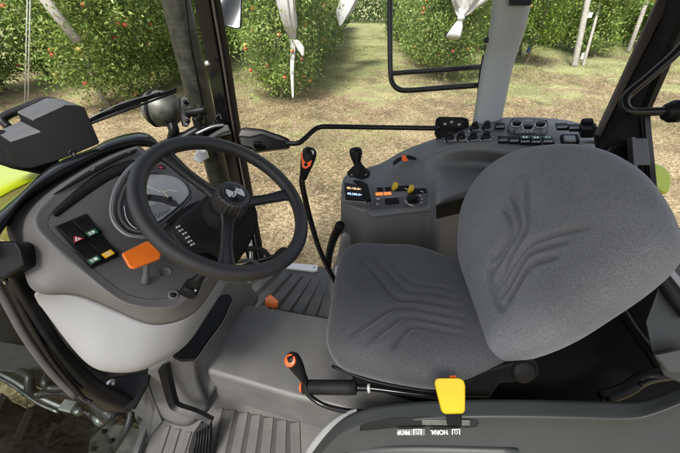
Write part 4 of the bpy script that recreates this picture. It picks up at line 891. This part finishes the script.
for x0, x1, body, cx in ((397, 425, 'PROP', 403.5), (430, 461, 'NORM.', 439)):
    prism('sticker', [ST(x, y) for x, y in [(x0, 429.3), (x1, 428.6), (x1, 435.2), (x0, 435.4)]], nn, .0008, 'console' if x0 < 410 else 'console_near', NS, 0)
    uu = (ST(x0, 432)-ST(x1, 432)).normalized(); vv = nn.cross(uu); vv = vv if vv.dot(ST(400, 440)-ST(400, 425)) > 0 else -vv
    off = nn*.0008
    text('sticker_lettering', body, ST(cx, 432.1)+off, uu, vv, .0105, 'white', NS, .0002, bold=.0001)
    bx = cx+(14 if x0 < 410 else 17)
    for (a, b_, c_, d_) in ((-4, 4.0, 4, 3.1), (3.2, 4, 4, -3.4), (-4, 4, -3.2, -3.4)):
        prism('sticker_symbol', [ST(bx+a, 432-b_*.75)+off, ST(bx+c_, 432-b_*.75)+off, ST(bx+c_, 432-d_*.75)+off, ST(bx+a, 432-d_*.75)+off], nn, .0006, 'white', NS, 0)
    v_, f_ = tubedata([ST(bx, 432)+off+(uu*math.cos(q)+vv*math.sin(q))*.0028 for q in [i*math.pi/6 for i in range(12)]], .0005, res=6, n=1, closed=True); obj('sticker_symbol', v_, f_, 'white', NS)
# pale trim at the front end of the near console
loft('console_trim', [[T(x, y, t) for x, y, t in r] for r in [[(294, 470, .83), (306, 448, .82), (322, 428, .80), (340, 413.5, .78), (356, 408, .75)], [(300, 474, .80), (318, 450, .79), (334, 431, .77), (346, 419, .755), (356, 409.5, .745)], [(312, 480, .795), (330, 455, .785), (342, 436, .765), (350, 423, .75), (357, 411, .744)]]], 'trim_light', NS, .004, 2)
box('console_side', (.50, .36, .15), (1, -.06, 0), (.06, 1, 0), UP, .90, .03, .36, 'void', NS, .01)  # unseen wall below the cover, added to block ground reflections
# ---- dark structure behind the seat
RB = empty('rear_bulkhead', (.7, .7, 0), parent=TRAC)
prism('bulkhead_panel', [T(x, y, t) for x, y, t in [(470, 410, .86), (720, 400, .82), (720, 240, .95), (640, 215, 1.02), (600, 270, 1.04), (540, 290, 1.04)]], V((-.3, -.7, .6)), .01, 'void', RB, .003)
for pts, r, m_ in (([(616, 302, .84), (632, 328, .80), (650, 352, .76), (664, 374, .73)], .012, 'black'), ([(602, 398, .70), (625, 390, .70), (640, 380, .70), (656, 375, .69), (690, 370, .69)], .014, 'black'),
                   ([(640, 385, .68), (658, 379, .68), (690, 377, .68)], .004, 'metal'), ([(655, 270, .66), (668, 292, .66), (688, 318, .66)], .009, 'black')):
    tube('frame_tube', [T(*q) for q in pts], r, m_ if m_ != 'metal' else 'black_gloss', RB, res=12)
prism('fender_panel', [T(x, y, .67) for x, y in [(668, 262), (720, 250), (720, 400), (664, 376), (652, 350), (646, 322)]], V((-.5, -.6, .6)), .01, 'console_near', RB, .004)
prism('fender_lip', [T(x, y, .655) for x, y in [(660, 263), (665, 259), (700, 300), (700, 312)]], V((-.5, -.6, .6)), .01, 'trim_light', RB, .003)
prism('fender_panel', [T(x, y, .64) for x, y in [(655, 355), (668, 372), (700, 374), (700, 345)]], V((-.2, -.6, .8)), .01, 'box_top', RB, .004)
# ---- cab frame
FR = empty('cab_frame', (0, 1.2, .2), parent=TRAC)
def bar(name, pts, w_, d_, m, bw=.006):   # square section bar along points (px,py,t)
    P = [T(*p) for p in pts]; P = cat_rom(P, 6) if len(P) > 2 else P; vs = []; fs = []
    for i, p in enumerate(P):
        tg = (P[min(i+1, len(P)-1)]-P[max(i-1, 0)]).normalized(); s_ = (tg.cross(RY)).normalized(); q = tg.cross(s_)
        for a, b_ in ((-1, -1), (1, -1), (1, 1), (-1, 1)): vs.append(p+s_*a*w_/2+q*b_*d_/2)
    k = len(P)
    fs = [(i*4+j, i*4+(j+1) % 4, (i+1)*4+(j+1) % 4, (i+1)*4+j) for i in range(k-1) for j in range(4)]+[(0, 1, 2, 3), (k*4-4, k*4-3, k*4-2, k*4-1)]
    return bev(obj(name, vs, fs, m, FR, smooth=False), bw, 3)
ap = bar('front_pillar', [(197, -60, 1.07), (205, 0, 1.18), (216, 60, 1.31), (227, 125, 1.48), (238, 180, 1.64), (255, 262, 1.82)], .066, .05, 'black_gloss')
bar('pillar_seal', [(207, -60, 1.05), (214.5, 0, 1.16), (224.5, 60, 1.29), (234.5, 125, 1.46), (245, 180, 1.62), (261, 262, 1.80)], .010, .03, 'brown_strip', .002)
bar('pillar_seal', [(209.5, -60, 1.055), (217.3, 0, 1.165), (227.5, 60, 1.295), (237.5, 125, 1.465), (248, 180, 1.625), (263, 262, 1.80)], .010, .03, 'black', .002)
lathe('bolt', T(208, 64, 1.27), V((-.1, -1, .3)), [(.012, 0), (.012, .008), (.006, .012), (0, .012)], 'metal', ap, res=16)
KD = 1.12
def T(px, py, t): return CAM+ray(px, py)*t*KD
# grey centre pillar with its kink
gp = loft('grey_pillar', [[T(x, y, t) for x, y, t in r] for r in [
    [(500, -70, .98), (493, 0, 1.08), (487, 48, 1.15), (482, 62, 1.18), (478, 90, 1.22), (470, 135, 1.26)],
    [(501, -70, .95), (494, 0, 1.05), (489, 48, 1.12), (484, 62, 1.15), (480, 90, 1.19), (473, 135, 1.23)],
    [(511, -70, .94), (506, 0, 1.04), (503, 36, 1.09), (497, 56, 1.135), (490, 90, 1.18), (484, 135, 1.22)],
    [(540, -70, .94), (529, 8, 1.04), (524, 30, 1.09), (513, 56, 1.135), (507, 90, 1.18), (497, 135, 1.22)],
    [(542, -70, .96), (531, 8, 1.06), (526, 32, 1.11), (515, 58, 1.15), (508.5, 90, 1.20), (499, 135, 1.24)],
    [(541, -70, 1.0), (530, 8, 1.10), (525, 32, 1.15), (514, 58, 1.19), (507.5, 90, 1.24), (498, 135, 1.28)]]], 'pillar_grey', FR, .006, 2, crease={1: .2, 4: .2})
prism('pillar_vent', [T(x, y, 1.028) for x, y in [(509, -40), (541, -40), (531, 5.5), (509, 5.5)]], (CAM-T(520, 0, 1.03)), .01, 'black', gp, .002)
lathe('bolt', T(487.5, 40, 1.135), V((-.8, -.6, 0)), [(.010, 0), (.010, .012), (.006, .016), (0, .016)], 'black', gp, res=14)
T = T0
# rear pillar
prism('rear_pillar', [T(x, y, t) for x, y, t in [(700, -90, .80), (664, 0, .90), (640, 47, .97), (597, 138, 1.06), (600, 160, 1.08), (618, 190, 1.06), (640, 160, 1.0), (648, 106, .96), (681, 30, .86), (730, -70, .74)]], V((-.3, -.9, .1)), .04, 'black', FR, .006)
prism('pillar_edge', [T(x, y, t) for x, y, t in [(700, -95, .795), (658, -2, .895), (594.5, 135, 1.055), (601, 137, 1.05), (647, 40, .955), (672, 0, .89), (714, -80, .79)]], V((-.5, -.8, .1)), .02, 'brown_strip', FR, .004)
bar('rear_window_seal', [(726, -70, .73), (680, 33, .85), (648, 107, .95), (646, 118, .955), (650, 160, .97), (654, 200, .97), (662, 260, .96)], .014, .02, 'black_gloss', .003)
bar('rear_window_seal', [(720, -70, .74), (676, 33, .86), (644, 107, .96), (641, 118, .965), (646, 160, .98), (650, 200, .98), (658, 260, .97)], .008, .02, 'black', .003)
prism('rear_inner_panel', [T(x, y, t) for x, y, t in [(598, 150, 1.06), (625, 118, 1.0), (645, 118, .98), (652, 200, .98), (662, 260, .97), (690, 330, .95), (600, 240, 1.0)]], V((-.3, -.9, .2)), .01, 'black_matt', FR, .003)
prism('junction_box', [T(x, y, .93) for x, y in [(632.5, 138), (648, 138.5), (650.5, 165.5), (634, 165.5)]], V((-.4, -.8, .3)), .05, 'box_top', FR, .004)
prism('junction_box', [T(x, y, .925) for x, y in [(632, 137), (636, 137), (638, 168), (634, 168)]], V((-.4, -.8, .3)), .02, 'box_top', FR, .002)
prism('inner_arch', [T(x, y, .985) for x, y in [(604, 175), (606, 156), (614, 146), (628, 141), (640, 142), (646, 200), (640, 220), (610, 205)]], V((-.3, -.9, .2)), .03, 'black', FR, .01)
# front lower corner: door frame, seals and glass at lower left
def tubep(name, pts, r, m, par, **k): return tube(name, [T(*p) for p in pts], r, m, par, **k)
prism('corner_block', [T(x, y, .60) for x, y in [(-30, 248), (-2, 241), (16, 241), (21, 248), (25, 266), (4, 279), (-30, 282)]], V((.2, -.7, .6)), .06, 'black', FR, .006)
loft('door_frame', [[T(x, y, t) for x, y, t in r] for r in [[(24, 268, .66), (38, 300, .70), (62, 342, .74), (90, 374, .80), (118, 392, .86), (140, 400, .93)], [(12, 276, .64), (28, 306, .68), (52, 348, .72), (82, 384, .78), (106, 404, .84), (130, 412, .91)], [(4, 282, .65), (20, 312, .69), (44, 354, .73), (74, 390, .79), (96, 406, .85), (104, 414, .91)]]], 'black', FR, .02, 2, crease={1: .5})
tubep('door_seal', [(2, 278, .65), (10, 285, .66), (27, 318, .69), (52, 360, .73), (82, 396, .79), (92, 402, .80)], .0045, 'black_gloss', FR, res=10)
tubep('door_seal', [(-4, 282, .66), (8, 304, .68), (27, 338, .71), (52, 372, .75), (76, 396, .79)], .009, 'box_top', FR, res=10)
prism('lower_panel', [T(x, y, t) for x, y, t in [(60, 352, .84), (104, 378, .88), (150, 372, .96), (148, 384, .95), (134, 410, .90), (116, 408, .88), (84, 384, .86)]], V((.1, -.6, .8)), .01, 'black', FR, .003)
lathe('bolt', T(111.5, 383, .87), V((.1, -.6, .8)), [(.011, 0), (.011, .006), (.007, .009), (0, .009)], 'metal', FR, res=16)
# roof rails well above the picture, tying the pillars together
hb4 = [T(197, -60, 1.07), T(505, -70, .96), T(712, -80, .77)]
tube('roof_rail', [hb4[0]+V((-.05, .0, .02)), hb4[1]+V((0, .02, .02)), hb4[2]], .03, 'black', FR, res=12, smooth=False)
# unseen cab roof, its near edge pushed out to keep sun off the interior
prism('roof', [(-1.0, -.25, 1.86), (.95, -.62, 1.86), (1.25, .95, 1.86), (-.55, 1.5, 1.86)], UP, .10, 'trim_light', FR, .03)
# ---- door window frame, rods
def T(px, py, t): return CAM+ray(px, py)*t*(1+.12*min(1, max(0, (px-300)/90)))
DR = empty('right_door', T(390, 80, 1.45), parent=TRAC)
tubep('window_frame', [(390, -60, 1.22), (390, 0, 1.30), (390, 40, 1.36), (390.5, 72, 1.41), (392.5, 83, 1.42), (399, 89.3, 1.42), (410, 90.3, 1.41), (440, 88, 1.37), (478, 85.3, 1.30)], .0125, 'black_gloss', DR, res=16, n=8)
tubep('window_rail', [(391, 73.5, 1.40), (482, 67, 1.28)], .0115, 'black_gloss', DR, res=14, smooth=False)
hg = prism('hinge_plate', [T(x, y, 1.24) for x, y in [(482.5, 55), (486, 55), (485, 75), (481, 97), (476.5, 97), (479, 72)]], V((-.4, -.9, 0)), .012, 'black', DR, .003)
for x, y in ((483.5, 60), (482, 74), (480, 92)): lathe('bolt', T(x, y, 1.232), V((-.4, -.9, 0)), [(.006, 0), (.006, .005), (0, .006)], 'black_matt', hg, res=10)
tubep('grab_rod', [(286, 143.5, 1.35), (297, 143.3, 1.34), (303, 140, 1.335), (314, 130, 1.33), (320, 127.2, 1.325), (330, 126.6, 1.31), (380, 127.4, 1.26), (440, 128.3, 1.2)], .0105, 'black_gloss', DR, res=14, n=8)
lt_ = prism('latch_housing', [T(x, y, 1.36) for x, y in [(237.5, 135), (240, 128), (246, 127), (262, 128.8), (281, 135), (289, 138.5), (290.5, 142), (289, 147.5), (266, 150), (255, 151.5), (250, 148), (241, 146)]], V((.1, -.8, .5)), .05, 'black', DR, .007, 4)
prism('latch_cover', [T(x, y, 1.352) for x, y in [(241, 129.5), (262, 130.5), (280, 136.5), (288, 141), (280, 140), (262, 134), (250, 137), (238, 136)]], V((.1, -.6, .7)), .012, 'box_top', lt_, .004)
box('latch_trigger', T(258, 145, 1.34), (1, 0, 0), (0, -.5, 1), (0, -1, -.5), .035, .035, .02, 'black', lt_, .006)
lp_ = prism('latch_plate', [T(x, y, 1.215) for x, y in [(436, 119), (440, 116.6), (464, 117.2), (469, 119), (470, 134), (455, 140), (437, 139), (435, 134)]], V((-.1, -.9, .3)), .02, 'black', DR, .006)
prism('latch_recess', [T(x, y, 1.205) for x, y in [(440, 121), (444, 119.5), (462, 120), (466, 123), (462, 128), (442, 127)]], V((-.1, -.9, .3)), .004, 'black_matt', lp_, .002)
for x, y in ((445, 124.5), (459, 125), (451.5, 122.5)): lathe('bolt', T(x, y, 1.2), V((-.1, -.9, .3)), [(.007, 0), (.007, .005), (0, .007)], 'metal', lp_, res=14)
T = T0
# rear grab handle
tubep('grab_handle', [(720, -10, .70), (686, 42, .74), (655, 72, .775), (632, 91, .80), (625.5, 98, .805), (624.5, 105, .805), (629, 111, .80), (640, 112, .795), (668, 111, .78)], .0105, 'black_gloss', TRAC, res=16, n=8)
lathe('handle_end', T(666, 111.5, .78), V((1, -.15, .05)), [(.0, -.006), (.014, -.004), (.020, 0), (.020, .010), (.026, .012), (.026, .030), (.018, .034), (0, .036)], 'black', TRAC, res=28)
# ---- glass
wn0 = (T(196, -60, 1.1)-T(216, 60, 1.33)).cross(T(20, 195, 1.16)-T(216, 60, 1.33)).normalized()
sheet('windscreen', [PL(x, y, T(216, 60, 1.33), wn0) for x, y in [(-60, 240), (60, 172), (140, 137), (226, 140), (212, 40), (196, -60), (-60, -60)]], 'glass', FR)
dg0 = (T(330, 262, 1.74)-T(232, 90, 1.40)).cross(T(480, 90, 1.23)-T(232, 90, 1.40)).normalized()
sheet('door_glass', [PL(x, y, T(232, 90, 1.40), dg0) for x, y in [(214, -40), (232, 90), (262, 260), (330, 264), (342, 190), (395, 158), (468, 128), (482, 80), (500, -40)]], 'glass', FR)
sg0 = (T(598, 135, 1.16)-T(505, 110, 1.42)).cross(T(660, -10, 1.0)-T(505, 110, 1.42)).normalized()
sheet('rear_side_glass', [PL(x, y, T(505, 110, 1.42), sg0) for x, y in [(530, -20), (524, 30), (508, 80), (500, 116), (560, 118), (598, 135), (640, 47), (672, -20)]], 'glass', FR)
lg0 = (T(60, 382, .84)-T(2, 288, .74)).cross(T(-60, 366, .84)-T(2, 288, .74)).normalized()
sheet('lower_glass', [PL(x, y, T(2, 288, .74), lg0) for x, y in [(-60, 250), (2, 285), (28, 335), (62, 382), (90, 408), (112, 440), (118, 480), (-60, 480)]], 'glass_dark', FR)
# ---- exhaust with perforated shield
ex = empty('exhaust_stack', (-.70, 1.67, .3), parent=TRAC)
res = 48; vs = []; fs = []; zs = [-.2, .4, .8, 1.2, 1.9]
for z in zs:
    for j in range(res):
        a = 2*math.pi*j/res; vs.append((-.70+math.cos(a)*.060, 1.67+math.sin(a)*.060, z))
fs = [(i*res+j, i*res+(j+1) % res, (i+1)*res+(j+1) % res, (i+1)*res+j) for i in range(len(zs)-1) for j in range(res)]
sh_ = obj('heat_shield', vs, fs, 'perforated', ex)
uvl = sh_.data.uv_layers.new(name='UV')
for p in sh_.data.polygons:
    lo = sh_.data.loops; js_ = []
    for li in p.loop_indices:
        vi = lo[li].vertex_index; js_.append((li, vi % res, vi//res))
    wrap = any(j == res-1 for _, j, _ in js_) and any(j == 0 for _, j, _ in js_)
    for li, j, i in js_: uvl.data[li].uv = ((res if wrap and j == 0 else j)/res, (zs[i]+.2)/2.1)
lathe('exhaust_pipe', (-.70, 1.67, -.2), UP, [(.045, 0), (.045, 2.3)], 'dirty_metal', ex, res=24)
prism('shield_bracket', [T(x, y, 1.55) for x, y in [(196, 150), (205, 149), (208, 158), (200, 163), (193, 160)]], V((0, -1, .3)), .02, 'alu', ex, .004)
tubep('shield_strap', [(184, -10, 1.27), (190, 40, 1.36), (200, 90, 1.50), (208, 130, 1.62)], .006, 'black', ex, res=8)
# ---- bonnet
bonnet = []
for sx in (-.0, .25, .6, 1.1, 1.7):
    c0 = V((-.93, .83, 0))-EX*sx
    bonnet.append([c0+RY*y+UP*(z-.03*sx*sx) for y, z in [(-.26, .50), (-.265, .54), (-.25, .66), (-.17, .73), (.02, .76), (.28, .73), (.395, .66), (.43, .45), (.43, -.05)]])
loft('bonnet', bonnet, 'lime', TRAC, .006, 2, label='lime green bonnet')
prism('rear_fender', [T(x, y, 1.22) for x, y in [(652, 166), (658, 164), (667, 166), (673, 172), (675, 183), (672, 192), (668, 198), (658, 190), (652, 178)]], V((.2, -.9, .2)), .22, 'lime', TRAC, .02, 5, label='lime green rear fender corner')
# ---- black sensor box
bf = [(33, 120), (66, 105), (76, 105.3), (84.7, 106.5), (100, 142), (99, 144.5), (62, 160), (31.8, 168.7), (21, 168.7), (14, 163), (9.3, 154), (8.5, 146), (10.5, 142), (38.4, 130)]
bd = V((.10, -.075, .004))
fn_ = V((.35, -.9, .25)).normalized()
SB = prism('instrument_housing', [T(x, y, .80) for x, y in bf], -bd.normalized()*-1, .15, 'box_black', TRAC, .005, 3)
lathe('bolt', T(72.5, 153, .795), V((.4, -.85, .3)), [(.0075, 0), (.0075, .002), (.004, .002), (.004, -.001), (0, -.001)], 'black_gloss', SB, res=20)
prism('housing_end', [T(x, y, .85) for x, y in [(-30, 124), (-6, 128), (10, 131), (24, 128), (40, 124), (36, 140), (20, 168), (8, 168), (-4, 164), (-30, 158)]], (0, -.8, .6), .10, 'box_black', SB, .012, 4)
me_ = SB.data; me_.materials.append(M['box_top'])
for p_ in me_.polygons:
    if p_.normal.z > .8: p_.material_index = 1  # upward faces take a lighter grey, sky light put into their colour
tube('housing_trim', [T(x, y, .90) for x, y in [(10, 128), (3, 121), (8, 115), (30, 106), (44, 101), (56, 102), (62, 105)]], .011, 'black', SB, res=12)
# ---- wiper
wp = tubep('wiper', [(88, 121, 1.10), (110, 112, 1.15), (146, 99, 1.23), (176, 89.5, 1.30)], .0065, 'black', TRAC, res=10)
for a, b_ in (((84, 126, 1.09), (176, 92, 1.29)), ((100, 111, 1.13), (160, 93, 1.26)), ((94, 122, 1.11), (140, 103, 1.21))):
    tubep('wiper_blade', [a, b_], .0042, 'black_matt', wp, res=8, smooth=False)
tubep('wiper_rod', [(78, 124, 1.08), (120, 104, 1.16), (150, 95, 1.23)], .0025, 'metal', wp, res=8)
# ---- round work light on its bracket
wl = lathe('work_light', T(163, 109, 1.40), T(146, 107, 1.40)-T(180, 110, 1.40), [(0, -.075), (.045, -.07), (.066, -.045), (.074, -.01), (.075, .03), (.066, .055), (.045, .07), (0, .075)], 'dirty_metal', TRAC, res=40)
lathe('light_rim', T(158, 108.6, 1.40), T(146, 107, 1.40)-T(180, 110, 1.40), [(.076, 0), (.079, .004), (.079, .012), (.076, .016)], 'black_matt', wl, res=40)
tubep('light_bracket', [(172, 124, 1.40), (174, 132, 1.40), (172, 140, 1.42)], .022, 'black', wl, res=12)
mb = prism('mirror_bracket', [T(x, y, 1.36) for x, y in [(180, 97), (184, 95), (188, 98), (191, 105), (191, 121), (188, 127), (183, 126), (180, 116)]], V((.6, -.7, .3)), .018, 'black', TRAC, .005)
for x, y in ((185, 102), (187, 121)): lathe('bolt', T(x, y, 1.35), V((.6, -.7, .3)), [(.009, 0), (.009, .006), (0, .008)], 'black_gloss', mb, res=14)
tubep('clamp_arm', [(186, 113, 1.35), (196, 112, 1.35), (206, 110, 1.35)], [.016, .019, .017], 'black', mb, res=16)
tubep('clamp_knob', [(200, 104, 1.34), (200, 120, 1.36)], .013, 'black_matt', mb, res=14)
tubep('bracket_arm', [(196, 118, 1.37), (199, 128, 1.39), (201, 138, 1.41)], .018, 'black', mb, res=12)
tubep('bracket_arm', [(168, 148, 1.38), (184, 139, 1.39), (200, 130, 1.40), (222, 124, 1.42)], [.024, .026, .024, .014], 'black', mb, res=12)
tubep('bracket_arm', [(196, 134, 1.36), (212, 127, 1.37), (224, 125, 1.38)], .006, 'chrome_ring', mb, res=8)
tubep('bracket_hook', [(213, 126, 1.4), (216, 118, 1.4), (220, 115, 1.4), (222, 120, 1.4)], .006, 'black', mb, res=8)
prism('bracket_plate', [T(x, y, 1.42) for x, y in [(158, 142), (180, 132), (206, 126), (228, 124), (232, 134), (200, 142), (172, 150)]], V((.2, -.7, .6)), .012, 'black', mb, .004)
# ---- wing mirror seen through the door glass
mi = prism('wing_mirror', [T(x, y, 1.55) for x, y in [(217, -60), (243, -60), (242, 10), (241, 28), (239, 30), (221, 26), (219, 22)]], V((.2, -.95, -.1)), .03, 'black', TRAC, .006)
m_, nt_, b__ = nodes('mirror_glass'); b__.inputs['Base Color'].default_value = (.75, .76, .76, 1); b__.inputs['Metallic'].default_value = 1; b__.inputs['Roughness'].default_value = .06
prism('mirror_glass', [T(x, y, 1.547) for x, y in [(218, -60), (241, -60), (240.5, 10), (239.5, 26.5), (237, 28), (222.5, 24.5), (220.5, 21)]], V((.15, -.95, -.30)), .004, 'mirror_glass', mi, .001)
# ---- things low behind the wheel: linkage by the front right pillar
LK = empty('front_linkage', T(250, 262, 1.65), parent=TRAC)
for pts, r, m_ in (([(233, 256, 1.6), (246, 249, 1.62), (262, 250, 1.62), (270, 258, 1.6)], .013, 'black'), ([(240, 268, 1.58), (256, 262, 1.6), (268, 258, 1.6), (280, 255, 1.6)], .012, 'black_gloss'), ([(250, 238, 1.66), (251, 256, 1.62), (250, 268, 1.6)], .010, 'metal'), ([(236, 262, 1.55), (250, 260, 1.56), (262, 266, 1.55)], .009, 'hose'), ([(275, 258, 1.6), (282, 251, 1.6), (287, 252, 1.6), (284, 258, 1.6)], .018, 'black')):
    tubep('linkage_rod', pts, r, m_, LK, res=12)
# ---- engine side at lower left, seen over the sill
EN = empty('engine_side', Z(60, 410, -.2), parent=TRAC)
def tz(name, pts, r, m, par=EN, **k): return tube(name, [Z(*p) for p in pts], r, m, par, **k)
tz('steel_pipe', [(-10, 368, -.05), (10, 378, -.05), (38, 395, -.06), (62, 406, -.07), (80, 407, -.07), (98, 419, -.07)], .012, 'metal', n=8)
tz('steel_pipe', [(-10, 374, -.08), (12, 385, -.08), (36, 402, -.08), (58, 412, -.08)], .006, 'metal')
tz('hydraulic_hose', [(20, 372, .02), (29, 376, .03), (30, 388, .0), (38, 394, -.03), (60, 392, -.02), (90, 400, -.02), (126, 406, 0)], .016, 'hose', n=8)
tz('hydraulic_hose', [(50, 373, .02), (46, 382, .02), (52, 388, 0), (76, 388, .0), (104, 396, 0), (130, 400, .02)], .017, 'hose', n=8)
tz('hydraulic_hose', [(58, 370, .02), (72, 374, .0), (70, 382, .0), (56, 384, -.02)], .013, 'hose')
tz('rubber_boot', [(93, 388, .06), (98, 400, .05), (110, 412, .04), (116, 418, .04)], [.024, .030, .034, .026], 'hose', res=18)
tz('cable', [(128, 404, .10), (131, 412, .08), (126, 430, .05), (112, 452, .0), (100, 470, 0)], .011, 'hose')
tz('pipe_fitting', [(92, 414, -.05), (98, 419, -.05), (103, 424, -.05)], [.012, .018, .014], 'metal', smooth=False)
lathe('pipe_fitting', Z(80, 412, -.05), UP, [(.018, 0), (.018, .02), (.01, .024), (0, .024)], 'metal', EN, res=6)
box('pipe_clip', Z(68, 406, -.055), (1, -.2, 0), (0, 1, 0), UP, .055, .04, .014, 'alu', EN, .004)
prism('axle_plate', [Z(x, y, -.12) for x, y in [(88, 446), (90, 438), (104, 424), (112, 422), (142, 428), (134, 500), (86, 500)]], UP, .02, 'dirty_metal', EN, .006)
for x, y in ((94, 449), (112, 441), (104, 432)): lathe('bolt', Z(x, y, -.118), UP, [(.008, 0), (.008, .006), (0, .007)], 'black', EN, res=12)
prism('fender_panel', [Z(x, y, -.0) for x, y in [(-40, 338), (0, 341), (40, 348), (66, 366), (84, 380), (50, 374), (20, 372), (-40, 366)]], UP, .012, 'box_top', EN, .004)
prism('shade_beam', [Z(x, y, -.28) for x, y in [(38, 402), (56, 406), (36, 442), (-40, 470), (-40, 452), (6, 420)]], UP, .12, 'black_matt', EN, .01)  # added dark beams, standing in for shade on the ground below
prism('shade_beam', [Z(x, y, -.30) for x, y in [(70, 410), (100, 425), (86, 500), (20, 500), (44, 440)]], UP, .10, 'dirty_metal', EN, .01)
prism('lower_sill', [Z(x, y, -.16) for x, y in [(-60, 418), (20, 436), (64, 452), (90, 480), (-60, 480)]], UP, .03, 'black_matt', EN, .01)
prism('sill_frame', [Z(x, y, .03) for x, y in [(126, 392), (140, 398), (150, 420), (138, 452), (130, 480), (122, 480), (140, 430), (132, 410)]], UP, .03, 'tunnel', TRAC, .004)
n = 1800; cc = [(20, 398), (62, 425), (84, 440), (66, 412), (50, 400)]
pts = []
for i in range(n):
    a = random.choice(cc); p = Z(a[0]+random.gauss(0, 13), a[1]+random.gauss(0, 10), -.5); pts.append((p.x, p.y, p.z+random.uniform(-.03, .03)))
P = np.array(pts); d = unit(np.c_[rng.normal(size=(n, 2)), rng.normal(size=n)*.3]); w = unit(np.cross(d, rng.normal(size=(n, 3))))
q_ = quads('straw', P, d*.028, w*.0018, 'hay', origin=tuple(Z(50, 420, -.22))); tag(q_, 'loose dry straw caught among the hoses below the cab', 'straw', kind='stuff')
# hidden chassis and wheels the side view may show
box('chassis', (-.9, .85, -.30), EX, RY, UP, 2.2, .34, .36, 'black_matt', TRAC, .03)
for c in ((-1.9, 1.68, -.38), (-1.42, .56, -.40)):
    wv = lathe('front_wheel', V(c)-RY*.1, RY, [(.16, .0), (.30, .0), (.36, .03), (.37, .10), (.36, .17), (.30, .20), (.16, .20)], 'black_matt', TRAC, res=48)
    for q in range(22):
        a_ = q*2*math.pi/22; ra = EX*math.cos(a_)+UP*math.sin(a_); ta = EX*-math.sin(a_)+UP*math.cos(a_)
        for sd_ in (-1, 1): box('tread_lug', V(c)+RY*sd_*.05+ra*.375+ta*(.02*sd_), (RY+ta*.5*sd_), ta, ra, .10, .03, .04, 'black_matt', wv, .004)
    lathe('rim', V(c)-RY*.09, RY, [(0, .03), (.10, .03), (.17, .0), (.17, .18), (.10, .15), (0, .15)], 'trim_light', wv, res=32)
# pieces deeper than thing > part > sub-part are merged into their sub-part
def depth(o):
    d = 0
    while o.parent: o = o.parent; d += 1
    return d
bpy.context.view_layer.update(); dg = bpy.context.evaluated_depsgraph_get()
kids = {}
for o in list(bpy.data.objects):
    if o.parent: kids.setdefault(o.parent.name, []).append(o)
def desc(o):
    out = []
    for c in kids.get(o.name, []): out += [c]+desc(c)
    return out
for o in [o for o in bpy.data.objects if o.type == 'MESH' and depth(o) == 2 and o.name in kids]:
    bm = bmesh.new(); mats = []
    for q in [o]+desc(o):
        me = bpy.data.meshes.new_from_object(q.evaluated_get(dg)); me.transform(o.matrix_world.inverted() @ q.matrix_world)
        mp = []
        for m_ in me.materials:
            if m_ not in mats: mats.append(m_)
            mp.append(mats.index(m_))
        for p in me.polygons: p.material_index = mp[p.material_index] if mp else 0
        bm.from_mesh(me)
    ds = desc(o); nm = bpy.data.meshes.new(o.name.split('.')[0]); bm.to_mesh(nm); bm.free()
    for m_ in mats: nm.materials.append(m_)
    o.modifiers.clear(); o.data = nm
    for q in ds: bpy.data.objects.remove(q)
# ================================================================== LIGHT, SKY, CAMERA
SUN_AZ, SUN_EL = math.radians(205), math.radians(55)       # compass-like: direction the light comes from
sd = V((math.sin(SUN_AZ)*math.cos(SUN_EL), math.cos(SUN_AZ)*math.cos(SUN_EL), math.sin(SUN_EL)))
w = bpy.data.worlds.new('World'); S.world = w; w.use_nodes = True; nt = w.node_tree
sk = nt.nodes.new('ShaderNodeTexSky'); sk.sky_type = 'NISHITA'; sk.sun_disc = False; sk.sun_elevation = SUN_EL; sk.sun_rotation = SUN_AZ
sk.air_density = 1.0; sk.dust_density = 3.0; sk.ozone_density = .6
hs = nt.nodes.new('ShaderNodeHueSaturation'); hs.inputs['Saturation'].default_value = .45; nt.links.new(sk.outputs['Color'], hs.inputs['Color'])
nt.links.new(hs.outputs['Color'], nt.nodes['Background'].inputs['Color']); nt.nodes['Background'].inputs['Strength'].default_value = .14
ld = bpy.data.lights.new('sun', 'SUN'); ld.energy = 2.7; ld.angle = math.radians(14); ld.color = (1, .96, .90)
lo = bpy.data.objects.new('sun', ld); COL.objects.link(lo); lo.rotation_euler = sd.to_track_quat('Z', 'Y').to_euler(); lo.location = (0, 0, 8)
cam = bpy.data.cameras.new('camera'); co = bpy.data.objects.new('camera', cam); COL.objects.link(co); S.camera = co
co.location = CAM; co.rotation_euler = (math.pi/2-PITCH, 0, 0); cam.sensor_fit = 'HORIZONTAL'; cam.sensor_width = 36; cam.lens = F/680*36; cam.clip_start = .02; cam.clip_end = 4000
S.view_settings.view_transform = 'Standard'; S.view_settings.look = 'None'; S.view_settings.gamma = 1; S.view_settings.exposure = 1.1
S.view_settings.use_curve_mapping = False
